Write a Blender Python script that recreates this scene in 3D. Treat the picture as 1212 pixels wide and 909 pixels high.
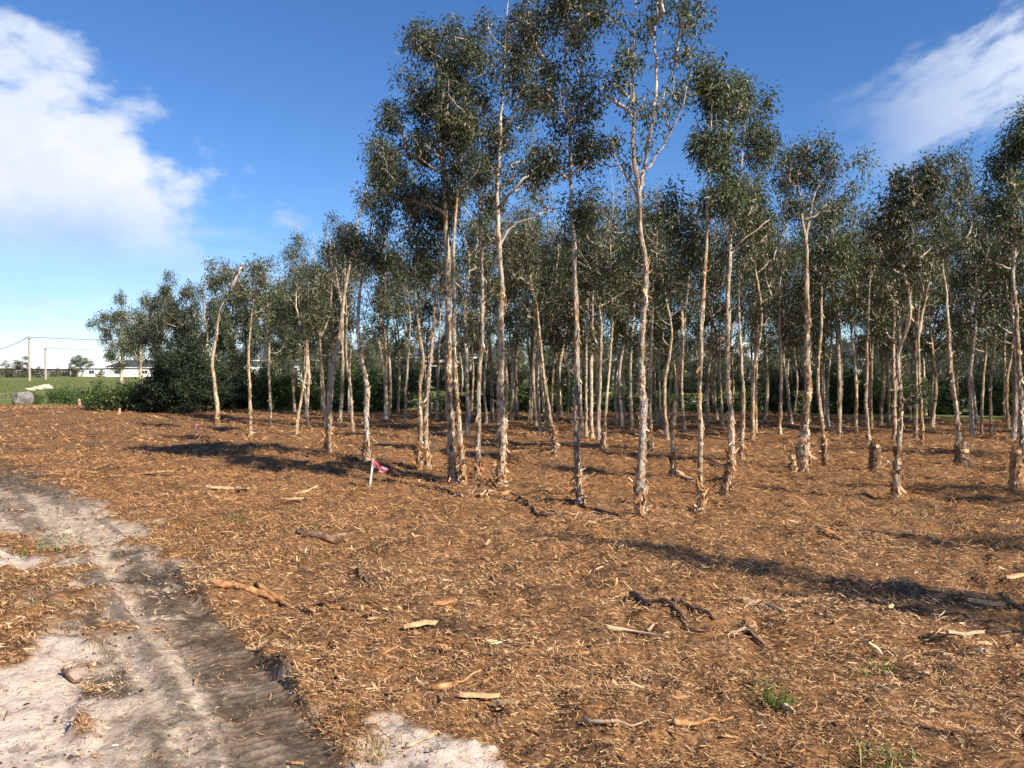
import bpy, math, random
import numpy as np
from mathutils import Vector

for o in list(bpy.data.objects):
    bpy.data.objects.remove(o)
random.seed(7)
RNG = np.random.default_rng(11)
SC = bpy.context.scene
COL = SC.collection

# ------------------------------------------------------------------ camera
EYE = 1.65
FPX = 960.0                      # focal length in pixels of the 1212 px wide photograph
PITCH = math.atan(14.5 / FPX)    # looking very slightly down
cam_d = bpy.data.cameras.new('camera')
cam = bpy.data.objects.new('camera', cam_d)
COL.objects.link(cam)
cam.location = (0, 0, EYE)
cam.rotation_euler = (math.pi / 2 - PITCH, 0, 0)
cam_d.sensor_width = 36
cam_d.lens = FPX / 1212 * 36
cam_d.clip_start = 0.05
cam_d.clip_end = 6000
SC.camera = cam

# ------------------------------------------------------------------ sky, sun, exposure
SUN_AZ = math.radians(130)       # clockwise from the view direction: behind the camera, to the right
SUN_EL = math.radians(36)
SC.view_settings.view_transform = 'Standard'
SC.view_settings.look = 'None'
SC.view_settings.exposure = 0.80
SC.view_settings.gamma = 1
sun_d = bpy.data.lights.new('sun', 'SUN')
sun_d.energy = 5.0
sun_d.angle = math.radians(0.53)
sun_d.color = (1.0, 0.88, 0.72)
sun = bpy.data.objects.new('sun', sun_d)
COL.objects.link(sun)
sv = Vector((math.sin(SUN_AZ) * math.cos(SUN_EL), math.cos(SUN_AZ) * math.cos(SUN_EL), math.sin(SUN_EL)))
sun.rotation_euler = sv.to_track_quat('Z', 'Y').to_euler()
sun.location = (30, -30, 40)


class NT:
    """small helper for node trees"""
    def __init__(s, tree):
        s.t = tree
        tree.nodes.clear()

    def n(s, typ, **kw):
        nd = s.t.nodes.new(typ)
        for k, v in kw.items():
            setattr(nd, k, v)
        return nd

    def put(s, sock, v):
        if isinstance(v, bpy.types.NodeSocket):
            s.t.links.new(v, sock)
        elif v is not None:
            sock.default_value = v

    def m(s, op, a, b=None, c=None, clamp=False):
        nd = s.n('ShaderNodeMath', operation=op, use_clamp=clamp)
        for i, v in enumerate((a, b, c)):
            if v is not None:
                s.put(nd.inputs[i], v)
        return nd.outputs[0]

    def noise(s, vec, scale, detail=4, rough=0.55, dim='3D'):
        nd = s.n('ShaderNodeTexNoise')
        nd.noise_dimensions = dim
        s.put(nd.inputs['Vector'], vec)
        nd.inputs['Scale'].default_value = scale
        nd.inputs['Detail'].default_value = detail
        nd.inputs['Roughness'].default_value = rough
        return nd.outputs['Fac']

    def ramp(s, fac, stops):
        nd = s.n('ShaderNodeValToRGB')
        els = nd.color_ramp.elements
        while len(els) < len(stops):
            els.new(0.5)
        for e, (p, c) in zip(els, stops):
            e.position = p
            e.color = (*c, 1) if len(c) == 3 else c
        s.put(nd.inputs[0], fac)
        return nd.outputs[0]

    def step(s, v, lo, hi):
        nd = s.n('ShaderNodeMapRange', interpolation_type='SMOOTHSTEP')
        s.put(nd.inputs[0], v)
        nd.inputs[1].default_value = lo
        nd.inputs[2].default_value = hi
        return nd.outputs[0]

    def mix(s, f, a, b, mode='MIX'):
        nd = s.n('ShaderNodeMix', data_type='RGBA', blend_type=mode)
        s.put(nd.inputs[0], f)
        s.put(nd.inputs[6], a if isinstance(a, bpy.types.NodeSocket) else (*a, 1))
        s.put(nd.inputs[7], b if isinstance(b, bpy.types.NodeSocket) else (*b, 1))
        return nd.outputs[2]

    def combine(s, x, y, z):
        nd = s.n('ShaderNodeCombineXYZ')
        for i, v in enumerate((x, y, z)):
            s.put(nd.inputs[i], v)
        return nd.outputs[0]

    def scale_vec(s, v, sc):
        nd = s.n('ShaderNodeVectorMath', operation='MULTIPLY')
        s.put(nd.inputs[0], v)
        nd.inputs[1].default_value = sc
        return nd.outputs[0]


def build_world():
    w = bpy.data.worlds.new('World')
    SC.world = w
    w.use_nodes = True
    T = NT(w.node_tree)
    sky = T.n('ShaderNodeTexSky')
    sky.sky_type = 'NISHITA'
    sky.sun_disc = False
    sky.sun_elevation = SUN_EL
    sky.sun_rotation = SUN_AZ
    sky.altitude = 900
    sky.air_density = 1.0
    sky.dust_density = 0.0
    sky.ozone_density = 3.0
    tc = T.n('ShaderNodeTexCoord')
    sep = T.n('ShaderNodeSeparateXYZ')
    T.put(sep.inputs[0], tc.outputs['Generated'])
    x, y, z = sep.outputs
    az = T.m('ARCTAN2', x, y)
    el = T.m('ARCSINE', z)
    ang = T.combine(az, el, 0.0)
    # cloud bank to the left of the clearing: its rim runs down from upper left to lower right
    rim = T.m('ADD', T.m('MULTIPLY', T.m('ADD', az, 0.548), 0.66), T.m('MULTIPLY', T.m('SUBTRACT', el, 0.372), 0.75))
    n1 = T.noise(T.scale_vec(ang, (1, 1.7, 1)), 7.0, 7, 0.55)
    n2 = T.noise(T.scale_vec(ang, (1, 2.6, 1)), 2.6, 5, 0.5)
    s = T.m('ADD', rim, T.m('MULTIPLY', T.m('SUBTRACT', n1, 0.5), 0.42))
    s = T.m('ADD', s, T.m('MULTIPLY', T.m('MAXIMUM', T.m('SUBTRACT', el, 0.33), 0.0), 1.6))
    bank = T.step(T.m('MULTIPLY', s, -1), -0.02, 0.05)
    low = T.step(el, 0.10, 0.19)                     # thins out to a veil towards the horizon
    low2 = T.m('ADD', T.m('MULTIPLY', low, 0.74), 0.24)
    bank = T.m('MULTIPLY', bank, low2)
    bank = T.m('MULTIPLY', bank, T.step(az, -1.9, -1.0))
    # thin streaky cloud to the right
    bx = T.m('SUBTRACT', az, 0.50)
    bz = T.m('SUBTRACT', el, 0.292)
    across = T.m('SUBTRACT', T.m('MULTIPLY', bz, 0.92), T.m('MULTIPLY', bx, 0.39))
    along = T.m('ADD', T.m('MULTIPLY', bx, 0.92), T.m('MULTIPLY', bz, 0.39))
    st = T.noise(T.combine(T.m('MULTIPLY', along, 6.0), T.m('MULTIPLY', across, 15.0), 3.7), 1.5, 7, 0.55)
    band = T.m('SUBTRACT', 1.0, T.m('ABSOLUTE', T.m('DIVIDE', across, 0.075)))
    band = T.m('ADD', band, T.m('MULTIPLY', T.m('SUBTRACT', st, 0.53), 3.4))
    wisp = T.m('MULTIPLY', T.step(band, 0.10, 0.85), T.step(along, -0.15, 0.06))
    wisp = T.m('MULTIPLY', wisp, T.step(T.m('MULTIPLY', az, -1), -1.5, -0.9))
    wisp = T.m('MULTIPLY', wisp, 0.92)
    # low flat clouds along the horizon
    n3 = T.noise(T.scale_vec(ang, (1.0, 5.5, 1)), 4.2, 6, 0.55)
    hz = T.m('MULTIPLY', T.step(n3, 0.50, 0.72), T.m('MULTIPLY', T.step(el, -0.02, 0.03), T.step(T.m('MULTIPLY', el, -1), -0.26, -0.05)))
    hz = T.m('MULTIPLY', hz, 0.60)
    mask = T.m('MAXIMUM', T.m('MAXIMUM', bank, wisp), hz, clamp=True)
    n4 = T.noise(T.scale_vec(ang, (1, 1.5, 1)), 5.0, 6, 0.6)
    ccol = T.ramp(n4, [(0.30, (0.50, 0.62, 0.84)), (0.55, (0.74, 0.81, 0.94)), (0.75, (0.92, 0.93, 0.97))])
    b1 = T.n('ShaderNodeBackground')
    hs = T.n('ShaderNodeHueSaturation')
    hs.inputs['Saturation'].default_value = 1.12
    T.put(hs.inputs['Color'], T.mix(1.0, sky.outputs[0], (0.90, 0.98, 1.16), 'MULTIPLY'))
    T.put(b1.inputs[0], hs.outputs[0])
    b1.inputs[1].default_value = 0.078
    b2 = T.n('ShaderNodeBackground')
    T.put(b2.inputs[0], ccol)
    b2.inputs[1].default_value = 0.64
    mx = T.n('ShaderNodeMixShader')
    T.put(mx.inputs[0], mask)
    T.put(mx.inputs[1], b1.outputs[0])
    T.put(mx.inputs[2], b2.outputs[0])
    out = T.n('ShaderNodeOutputWorld')
    T.put(out.inputs[0], mx.outputs[0])


build_world()

# ------------------------------------------------------------------ helpers
CP, SP = math.cos(PITCH), math.sin(PITCH)


def ray(px, py):
    u = (px - 606) / FPX
    v = (454.5 - py) / FPX
    return np.array([u, CP + v * SP, -SP + v * CP])


def _h(ix, iy, s):
    n = (ix * 374761393 + iy * 668265263 + s * 1442695041) & 0xFFFFFFFF
    n = ((n ^ (n >> 13)) * 1274126177) & 0xFFFFFFFF
    return ((n ^ (n >> 16)) & 0xFFFF) / 65535.0


def vn(x, y, s=0):
    x = np.asarray(x, float)
    y = np.asarray(y, float)
    fx, fy = np.floor(x), np.floor(y)
    ix, iy = fx.astype(np.int64), fy.astype(np.int64)
    u, v = x - fx, y - fy
    u = u * u * (3 - 2 * u)
    v = v * v * (3 - 2 * v)
    return (_h(ix, iy, s) * (1 - u) + _h(ix + 1, iy, s) * u) * (1 - v) + (_h(ix, iy + 1, s) * (1 - u) + _h(ix + 1, iy + 1, s) * u) * v


def fbm(x, y, o=4, s=0):
    t, a, n = 0, 0.5, 0
    for i in range(o):
        t = t + a * vn(x * 2 ** i + 17.3 * i, y * 2 ** i - 9.1 * i, s + i)
        n += a
        a *= 0.5
    return t / n


def sstep(v, lo, hi):
    t = np.clip((v - lo) / (hi - lo), 0, 1)
    return t * t * (3 - 2 * t)


def flat(px, py):
    d = ray(px, py)
    t = -EYE / d[2]
    return np.array([d[0] * t, d[1] * t])


def polysd(x, y, poly):
    """signed distance, negative inside"""
    best = np.full(x.shape, 1e9)
    ins = np.zeros(x.shape, bool)
    n = len(poly)
    for i in range(n):
        ax, ay = poly[i]
        bx, by = poly[(i + 1) % n]
        dx, dy = bx - ax, by - ay
        t = np.clip(((x - ax) * dx + (y - ay) * dy) / (dx * dx + dy * dy + 1e-12), 0, 1)
        best = np.minimum(best, (x - ax - t * dx) ** 2 + (y - ay - t * dy) ** 2)
        c = ((ay > y) != (by > y)) & (x < (bx - ax) * (y - ay) / (by - ay + 1e-15) + ax)
        ins ^= c
    d = np.sqrt(best)
    return np.where(ins, -d, d)


def linesd(x, y, line):
    """distance to a polyline, and the distance run along it"""
    best = np.full(x.shape, 1e9)
    run = np.zeros(x.shape)
    side = np.zeros(x.shape)
    acc = 0
    for (ax, ay), (bx, by) in zip(line[:-1], line[1:]):
        dx, dy = bx - ax, by - ay
        L = math.hypot(dx, dy)
        t = np.clip(((x - ax) * dx + (y - ay) * dy) / (L * L), 0, 1)
        d = (x - ax - t * dx) ** 2 + (y - ay - t * dy) ** 2
        m = d < best
        best = np.where(m, d, best)
        run = np.where(m, acc + t * L, run)
        side = np.where(m, ((x - ax) * dy - (y - ay) * dx) / L, side)
        acc += L
    return np.sqrt(best), run, side


def U(pts):
    return [tuple(flat(*p)) for p in pts]


TRACK = U([(-60, 552), (20, 562), (70, 578), (135, 598), (176, 640), (196, 695), (250, 765), (320, 835), (395, 909), (440, 975), (100, 975),
           (118, 870), (108, 770), (95, 705), (62, 655), (0, 640), (-160, 640)])
WHITE = U([(-140, 790), (0, 780), (60, 752), (98, 745), (112, 800), (112, 880), (92, 975), (-260, 975)])
WHITE2 = U([(0, 648), (45, 655), (50, 672), (-40, 680), (-90, 655)])
PATCH = U([(425, 880), (455, 850), (520, 858), (575, 868), (615, 892), (660, 975), (430, 975)])
TREAD = U([(400, 985), (345, 905), (297, 824), (256, 766), (205, 712), (165, 668), (118, 622), (60, 578), (10, 552), (-90, 528)])
RUT = U([(150, 985), (124, 860), (112, 780), (106, 715), (80, 655), (30, 606), (-60, 575)])
DARK1 = U([(112, 640), (150, 648), (205, 690), (245, 735), (262, 775), (205, 735), (160, 690)])
DARK2 = U([(-100, 535), (0, 540), (50, 560), (85, 590), (70, 596), (20, 580), (-100, 560)])
MULCH_END = U([(-900, 474), (-200, 476), (0, 478), (100, 483), (160, 491), (250, 487), (330, 486), (450, 484), (620, 485), (900, 490),
               (1212, 500), (1700, 505)]) + [(40, -90), (-80, -90)]


def masks(x, y):
    w = (fbm(x * 2.3, y * 2.3, 4, 5) - 0.5)
    w2 = (fbm(x * 9, y * 9, 3, 25) - 0.5)
    a = polysd(x, y, TRACK) + 1.05 * w + 0.42 * w2
    sand = sstep(-a, -0.16, 0.18)
    b = np.minimum(polysd(x, y, WHITE), polysd(x, y, WHITE2)) + 0.55 * w + 0.32 * w2
    white = sstep(-b, -0.05, 0.10)
    c = polysd(x, y, PATCH) + 0.45 * w + 0.38 * w2
    patch = sstep(-c, -0.04, 0.09)
    d, run, side = linesd(x, y, TREAD)
    tread = sstep(-(d + 0.12 * w), -0.24, -0.15) * (1 - sstep(run + 1.2 * w, 3.9, 4.9))
    d2, _, _ = linesd(x, y, RUT)
    rut = sstep(-(d2 + 0.4 * w), -0.16, 0.0) * sstep(fbm(x * 3, y * 3, 3, 44), 0.42, 0.62)
    e = polysd(x, y, DARK1) + 0.55 * w + 0.40 * w2
    e2 = polysd(x, y, DARK2) + 0.9 * w + 0.5 * w2
    dark = np.maximum(sstep(-e, -0.10, 0.14), sstep(-e2, -0.15, 0.25))
    streak = fbm(side * 9.0, run * 0.45, 4, 52)
    return sand, white, patch, tread, rut, run, dark, streak


M0 = flat(70, 492)


def terrain(x, y, fine=True):
    x = np.asarray(x, float)
    y = np.asarray(y, float)
    near = 1 - sstep(np.hypot(x, y), 40, 70)
    z = (fbm(x * 0.45, y * 0.45, 3, 1) - 0.5) * 0.10 * near
    z = z + 0.28 * np.exp(-((x - M0[0]) / 8) ** 2 - ((y - M0[1]) / 4.0) ** 2)
    z = z + 0.10 * np.exp(-((x + 4.2) / 2.2) ** 2 - ((y - 17) / 5.0) ** 2)
    if fine:
        sand, white, patch, tread, rut, run, dark, streak = masks(x, y)
        open_ = np.clip(np.maximum(np.maximum(sand, white), np.maximum(patch, tread)), 0, 1)
        fade = 1 - sstep(np.hypot(x, y), 20, 45)
        mul = (fbm(x * 1.8, y * 1.8, 4, 8) - 0.5) * 0.16 + (fbm(x * 9, y * 9, 2, 9) - 0.5) * 0.085
        san = (fbm(x * 3.0, y * 3.0, 4, 12) - 0.5) * 0.07 + (fbm(x * 16, y * 16, 2, 13) - 0.5) * 0.015
        z = z + fade * (mul * (1 - open_) + (san - 0.03) * open_)
        z = z + fade * tread * (-0.030)
        z = z + fade * sand * (1 - tread) * (streak - 0.5) * 0.075
        cl = vn(x * 23, y * 23, 101)
        z = z + fade * open_ * (1 - 0.7 * tread) * 0.028 * sstep(cl * fbm(x * 2.1, y * 2.1, 3, 102), 0.40, 0.62)
        z = z - fade * 0.025 * rut
    return z


def ground_at(px, py):
    """where the ray through a photograph pixel meets the ground"""
    d = ray(px, py)
    t = -EYE / d[2]
    for _ in range(6):
        z = float(terrain(np.array([d[0] * t]), np.array([d[1] * t]))[0])
        t = (z - EYE) / d[2]
    return Vector((d[0] * t, d[1] * t, EYE + d[2] * t))


def gz(x, y):
    return float(terrain(np.array([x]), np.array([y]))[0])


def at(px, py, Y):
    d = ray(px, py)
    t = Y / d[1]
    return np.array([d[0] * t, Y, EYE + d[2] * t])


def mesh_quads(name, V, F, attrs=None):
    """mesh from an (n,3) vertex array and an (m,k) face array"""
    V = np.ascontiguousarray(V, dtype=np.float32)
    F = np.ascontiguousarray(F, dtype=np.int32)
    me = bpy.data.meshes.new(name)
    me.vertices.add(len(V))
    me.vertices.foreach_set('co', V.ravel())
    k = F.shape[1]
    me.loops.add(F.size)
    me.loops.foreach_set('vertex_index', F.ravel())
    me.polygons.add(len(F))
    me.polygons.foreach_set('loop_start', np.arange(0, F.size, k, dtype=np.int32))
    me.polygons.foreach_set('loop_total', np.full(len(F), k, dtype=np.int32))
    for nm, a in (attrs or {}).items():
        at_ = me.attributes.new(nm, 'FLOAT', 'POINT')
        at_.data.foreach_set('value', np.ascontiguousarray(a, dtype=np.float32))
    me.update(calc_edges=True)
    return me


def link(name, me, mat=None, parent=None, loc=None):
    o = bpy.data.objects.new(name, me)
    COL.objects.link(o)
    if mat and not me.materials:
        me.materials.append(mat)
    if parent:
        o.parent = parent
    if loc is not None:
        o.location = loc
    return o


def tag(o, label=None, cat=None, group=None, kind=None):
    for k, v in (('label', label), ('category', cat), ('group', group), ('kind', kind)):
        if v:
            o[k] = v
    return o


def empty(name, loc, label, cat, group=None, rz=0):
    o = bpy.data.objects.new(name, None)
    COL.objects.link(o)
    o.empty_display_size = 0.2
    o.location = loc
    o.rotation_euler[2] = rz
    return tag(o, label, cat, group)


def copy_tree(root, loc, rz=0, scale=(1, 1, 1), label=None, group=None):
    c = root.copy()
    COL.objects.link(c)
    c.location = loc
    c.rotation_euler[2] = rz
    c.scale = scale
    if label:
        c['label'] = label
    if group:
        c['group'] = group
    for ch in root.children:
        d = ch.copy()
        COL.objects.link(d)
        d.parent = c
        for g in ch.children:
            e = g.copy()
            COL.objects.link(e)
            e.parent = d
    return c


def boxes(lst):
    """list of (x0,x1,y0,y1,z0,z1) -> arrays"""
    V, F = [], []
    for (x0, x1, y0, y1, z0, z1) in lst:
        b = len(V)
        V += [(x0, y0, z0), (x1, y0, z0), (x1, y1, z0), (x0, y1, z0), (x0, y0, z1), (x1, y0, z1), (x1, y1, z1), (x0, y1, z1)]
        F += [(b, b + 3, b + 2, b + 1), (b + 4, b + 5, b + 6, b + 7), (b, b + 1, b + 5, b + 4), (b + 1, b + 2, b + 6, b + 5),
              (b + 2, b + 3, b + 7, b + 6), (b + 3, b, b + 4, b + 7)]
    return np.array(V, float), np.array(F)


def flat_shade(me):
    me.polygons.foreach_set('use_smooth', np.zeros(len(me.polygons), bool))
    return me


def boxmesh(name, lst):
    return flat_shade(mesh_quads(name, *boxes(lst)))


# ------------------------------------------------------------------ materials
def material(name):
    m = bpy.data.materials.new(name)
    m.use_nodes = True
    T = NT(m.node_tree)
    out = T.n('ShaderNodeOutputMaterial')
    return m, T, out


def principled(T, out, col, rough=0.8, spec=0.3, normal=None):
    p = T.n('ShaderNodeBsdfPrincipled')
    T.put(p.inputs['Base Color'], col if isinstance(col, bpy.types.NodeSocket) else (*col, 1))
    T.put(p.inputs['Roughness'], rough)
    p.inputs['Specular IOR Level'].default_value = spec
    if normal is not None:
        T.put(p.inputs['Normal'], normal)
    T.put(out.inputs[0], p.outputs[0])
    return p


def bump(T, h, dist=0.02, strength=1.0):
    b = T.n('ShaderNodeBump')
    b.inputs['Strength'].default_value = strength
    b.inputs['Distance'].default_value = dist
    T.put(b.inputs['Height'], h)
    return b.outputs[0]


def island(T):
    return T.n('ShaderNodeNewGeometry').outputs['Random Per Island']


def objvec(T, sc=(1, 1, 1)):
    """object coordinates shifted by a number of the object's own, so that copies differ"""
    tc = T.n('ShaderNodeTexCoord')
    oi = T.n('ShaderNodeObjectInfo')
    sh = T.m('MULTIPLY', oi.outputs['Random'], 37.0)
    ad = T.n('ShaderNodeVectorMath', operation='ADD')
    T.put(ad.inputs[0], tc.outputs['Object'])
    T.put(ad.inputs[1], T.combine(sh, sh, sh))
    return T.scale_vec(ad.outputs[0], sc)


def mat_ground():
    m, T, out = material('mulched soil')
    pos = T.n('ShaderNodeNewGeometry').outputs['Position']

    def at_(n):
        a = T.n('ShaderNodeAttribute')
        a.attribute_name = n
        return a.outputs['Fac']
    big = T.noise(pos, 0.55, 4)
    mid = T.noise(pos, 5.0, 5, 0.6)
    fin = T.noise(pos, 38.0, 4, 0.7)
    st = T.noise(T.scale_vec(pos, (1.0, 3.2, 1)), 22.0, 3, 0.6)
    c1 = T.ramp(fin, [(0.30, (0.036, 0.021, 0.012)), (0.46, (0.135, 0.074, 0.037)), (0.59, (0.30, 0.170, 0.083)), (0.76, (0.54, 0.36, 0.20))])
    c2 = T.ramp(st, [(0.30, (0.040, 0.023, 0.012)), (0.48, (0.18, 0.090, 0.040)), (0.70, (0.47, 0.255, 0.11))])
    mul = T.mix(T.step(mid, 0.35, 0.65), c1, c2)
    mul = T.mix(T.step(big, 0.52, 0.70), mul, T.mix(0.55, mul, (0.10, 0.075, 0.055)))
    soil = T.noise(pos, 1.3, 6, 0.68)
    mul = T.mix(T.m('MULTIPLY', T.step(soil, 0.54, 0.64), 0.7), mul, (0.055, 0.038, 0.027))
    sandn = T.noise(pos, 16.0, 6, 0.72)
    grain = T.noise(pos, 90.0, 3, 0.7)
    grey = T.ramp(sandn, [(0.30, (0.16, 0.122, 0.090)), (0.44, (0.36, 0.285, 0.215)), (0.58, (0.53, 0.435, 0.335)), (0.75, (0.65, 0.55, 0.43))])
    wht = T.ramp(sandn, [(0.28, (0.34, 0.25, 0.19)), (0.42, (0.56, 0.46, 0.375)), (0.70, (0.66, 0.57, 0.48))])
    drk = T.ramp(sandn, [(0.32, (0.030, 0.023, 0.017)), (0.55, (0.085, 0.064, 0.048)), (0.75, (0.20, 0.15, 0.115))])
    dirt = T.noise(pos, 1.9, 6, 0.7)
    sk = at_('streak')
    greyd = T.mix(T.m('MULTIPLY', T.step(T.m('ADD', T.m('MULTIPLY', sk, 0.6), T.m('MULTIPLY', dirt, 0.5)), 0.53, 0.66), 0.62), grey, drk)
    col = T.mix(at_('sand'), mul, greyd)
    col = T.mix(at_('white'), col, T.mix(T.step(T.noise(pos, 3.1, 6, 0.72), 0.53, 0.63), wht, T.mix(0.6, wht, drk)))
    col = T.mix(at_('patch'), col, T.mix(T.step(T.noise(pos, 4.1, 6, 0.72), 0.50, 0.60), wht, T.mix(0.6, wht, drk)))
    trd = T.mix(T.m('MULTIPLY', at_('rib'), 0.42), drk, T.mix(0.5, grey, drk))
    trd = T.mix(T.step(T.noise(pos, 2.3, 5, 0.65), 0.58, 0.70), trd, grey)
    col = T.mix(T.m('MULTIPLY', at_('tread'), 0.9), col, trd)
    col = T.mix(T.m('MULTIPLY', at_('dark'), 0.9), col, drk)
    col = T.mix(T.m('MULTIPLY', at_('rut'), 0.85), col, drk)
    col = T.mix(T.step(grain, 0.60, 0.75), col, T.mix(0.45, col, (0.06, 0.045, 0.035)))
    h = T.m('ADD', T.m('MULTIPLY', fin, 0.6), T.m('MULTIPLY', sandn, 0.8))
    principled(T, out, col, 0.95, 0.1, bump(T, h, 0.025, 0.7))
    return m


def mat_grass_ground():
    m, T, out = material('meadow turf')
    pos = T.n('ShaderNodeNewGeometry').outputs['Position']
    a = T.noise(T.scale_vec(pos, (1, 0.35, 1)), 0.22, 5, 0.6)
    b = T.noise(pos, 3.0, 5, 0.65)
    c = T.ramp(b, [(0.3, (0.075, 0.095, 0.026)), (0.5, (0.130, 0.160, 0.045)), (0.7, (0.21, 0.22, 0.085))])
    d = T.ramp(b, [(0.3, (0.13, 0.12, 0.05)), (0.6, (0.22, 0.21, 0.09)), (0.75, (0.30, 0.26, 0.14))])
    col = T.mix(T.step(a, 0.46, 0.60), c, d)
    principled(T, out, col, 0.95, 0.1, bump(T, b, 0.12, 1.0))
    return m


def mat_chip(name, stops, patchy=0.0):
    m, T, out = material(name)
    rnd = island(T)
    if patchy:
        pos = T.n('ShaderNodeNewGeometry').outputs['Position']
        pn = T.m('ADD', T.m('MULTIPLY', T.noise(pos, 0.6, 5, 0.65), 0.6), T.m('MULTIPLY', T.noise(pos, 3.3, 4, 0.6), 0.4))
        rnd = T.m('ADD', rnd, T.m('MULTIPLY', T.m('SUBTRACT', pn, 0.5), patchy), clamp=True)
    col = T.ramp(rnd, stops)
    tc = T.n('ShaderNodeTexCoord')
    n = T.noise(tc.outputs['Object'], 60, 2)
    col = T.mix(0.35, col, T.mix(n, (0.12, 0.06, 0.03), (0.62, 0.46, 0.30)), 'SOFT_LIGHT')
    principled(T, out, col, 0.85, 0.2)
    return m


def mat_leaf(name, stops, trans=0.28, rough=0.42):
    m, T, out = material(name)
    oi = T.n('ShaderNodeObjectInfo')
    col = T.ramp(island(T), stops)
    hs = T.n('ShaderNodeHueSaturation')
    T.put(hs.inputs['Hue'], T.m('ADD', 0.485, T.m('MULTIPLY', oi.outputs['Random'], 0.03)))
    T.put(hs.inputs['Value'], T.m('ADD', 0.80, T.m('MULTIPLY', oi.outputs['Random'], 0.4)))
    T.put(hs.inputs['Color'], col)
    p = T.n('ShaderNodeBsdfPrincipled')
    T.put(p.inputs['Base Color'], hs.outputs[0])
    p.inputs['Roughness'].default_value = rough
    p.inputs['Specular IOR Level'].default_value = 0.45
    t = T.n('ShaderNodeBsdfTranslucent')
    T.put(t.inputs[0], T.mix(1.0, hs.outputs[0], (1.1, 1.2, 0.5), 'MULTIPLY'))
    mx = T.n('ShaderNodeMixShader')
    mx.inputs[0].default_value = trans
    T.put(mx.inputs[1], p.outputs[0])
    T.put(mx.inputs[2], t.outputs[0])
    T.put(out.inputs[0], mx.outputs[0])
    return m


def mat_bark():
    m, T, out = material('paperbark')
    v = objvec(T, (1, 1, 0.42))
    a = T.noise(v, 9.0, 5, 0.6)
    b = T.noise(objvec(T, (1, 1, 0.16)), 42.0, 4, 0.65)
    g = T.noise(objvec(T, (1, 1, 1.6)), 26.0, 4, 0.6)
    base = T.ramp(a, [(0.29, (0.22, 0.120, 0.062)), (0.40, (0.46, 0.31, 0.185)), (0.50, (0.67, 0.56, 0.41)), (0.72, (0.76, 0.69, 0.57))])
    col = T.mix(T.step(b, 0.50, 0.64), base, T.mix(0.72, base, (0.13, 0.075, 0.045)))
    col = T.mix(T.step(g, 0.58, 0.70), col, (0.15, 0.11, 0.08))
    gs = T.noise(objvec(T, (1, 1, 0.3)), 3.2, 4, 0.6)
    col = T.mix(T.m('MULTIPLY', T.step(gs, 0.54, 0.66), 0.6), col, (0.20, 0.165, 0.135))
    oi = T.n('ShaderNodeObjectInfo')
    hv = T.n('ShaderNodeHueSaturation')
    T.put(hv.inputs['Value'], T.m('ADD', 0.60, T.m('MULTIPLY', oi.outputs['Random'], 0.42)))
    T.put(hv.inputs['Saturation'], T.m('ADD', 0.80, T.m('MULTIPLY', T.m('FRACT', T.m('MULTIPLY', oi.outputs['Random'], 7.3)), 0.45)))
    T.put(hv.inputs['Color'], col)
    col = hv.outputs[0]
    h = T.m('ADD', T.m('MULTIPLY', b, 0.7), T.m('ADD', T.m('MULTIPLY', a, 0.8), T.m('MULTIPLY', g, 0.6)))
    principled(T, out, col, 0.9, 0.1, bump(T, h, 0.035, 1.0))
    return m


def mat_noise(name, stops, scale=6, rough=0.9, b=0.01, stretch=(1, 1, 1), spec=0.2):
    m, T, out = material(name)
    n = T.noise(objvec(T, stretch), scale, 5, 0.62)
    principled(T, out, T.ramp(n, stops), rough, spec, bump(T, n, b, 0.8) if b else None)
    return m


M = {}
M['ground'] = mat_ground()
M['turf'] = mat_grass_ground()
M['chip'] = mat_chip('shredded bark', [(0.0, (0.040, 0.025, 0.016)), (0.20, (0.16, 0.088, 0.043)), (0.38, (0.35, 0.200, 0.104)), (0.55, (0.50, 0.305, 0.155)),
                                       (0.72, (0.60, 0.395, 0.205)), (0.88, (0.66, 0.48, 0.29)), (1.0, (0.72, 0.58, 0.40))], 1.6)
M['chip_orange'] = mat_chip('shredded orange bark', [(0.0, (0.04, 0.023, 0.014)), (0.18, (0.16, 0.083, 0.039)), (0.38, (0.36, 0.188, 0.088)), (0.60, (0.52, 0.285, 0.130)), (0.86, (0.61, 0.375, 0.175)), (1.0, (0.68, 0.48, 0.28))], 1.6)
M['clod'] = mat_chip('soil clod', [(0.0, (0.045, 0.035, 0.028)), (0.35, (0.14, 0.108, 0.086)), (0.7, (0.33, 0.26, 0.205)), (1.0, (0.52, 0.43, 0.35))])
M['leaf'] = mat_leaf('paperbark leaf', [(0.0, (0.030, 0.037, 0.019)), (0.4, (0.058, 0.076, 0.034)), (0.75, (0.098, 0.118, 0.054)), (0.93, (0.160, 0.165, 0.082)), (1.0, (0.25, 0.19, 0.10))])
M['leaf_far'] = mat_leaf('grove leaf', [(0.0, (0.028, 0.035, 0.015)), (0.45, (0.053, 0.069, 0.027)), (0.8, (0.088, 0.105, 0.041)), (1.0, (0.16, 0.15, 0.06))])
M['leaf_bush'] = mat_leaf('shrub leaf', [(0.0, (0.020, 0.040, 0.010)), (0.5, (0.050, 0.095, 0.020)), (0.85, (0.09, 0.15, 0.032)), (1.0, (0.17, 0.18, 0.06))])
M['leaf_dark'] = mat_leaf('dark shrub leaf', [(0.0, (0.010, 0.018, 0.008)), (0.6, (0.024, 0.040, 0.014)), (1.0, (0.05, 0.075, 0.025))], 0.15, 0.65)
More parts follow.
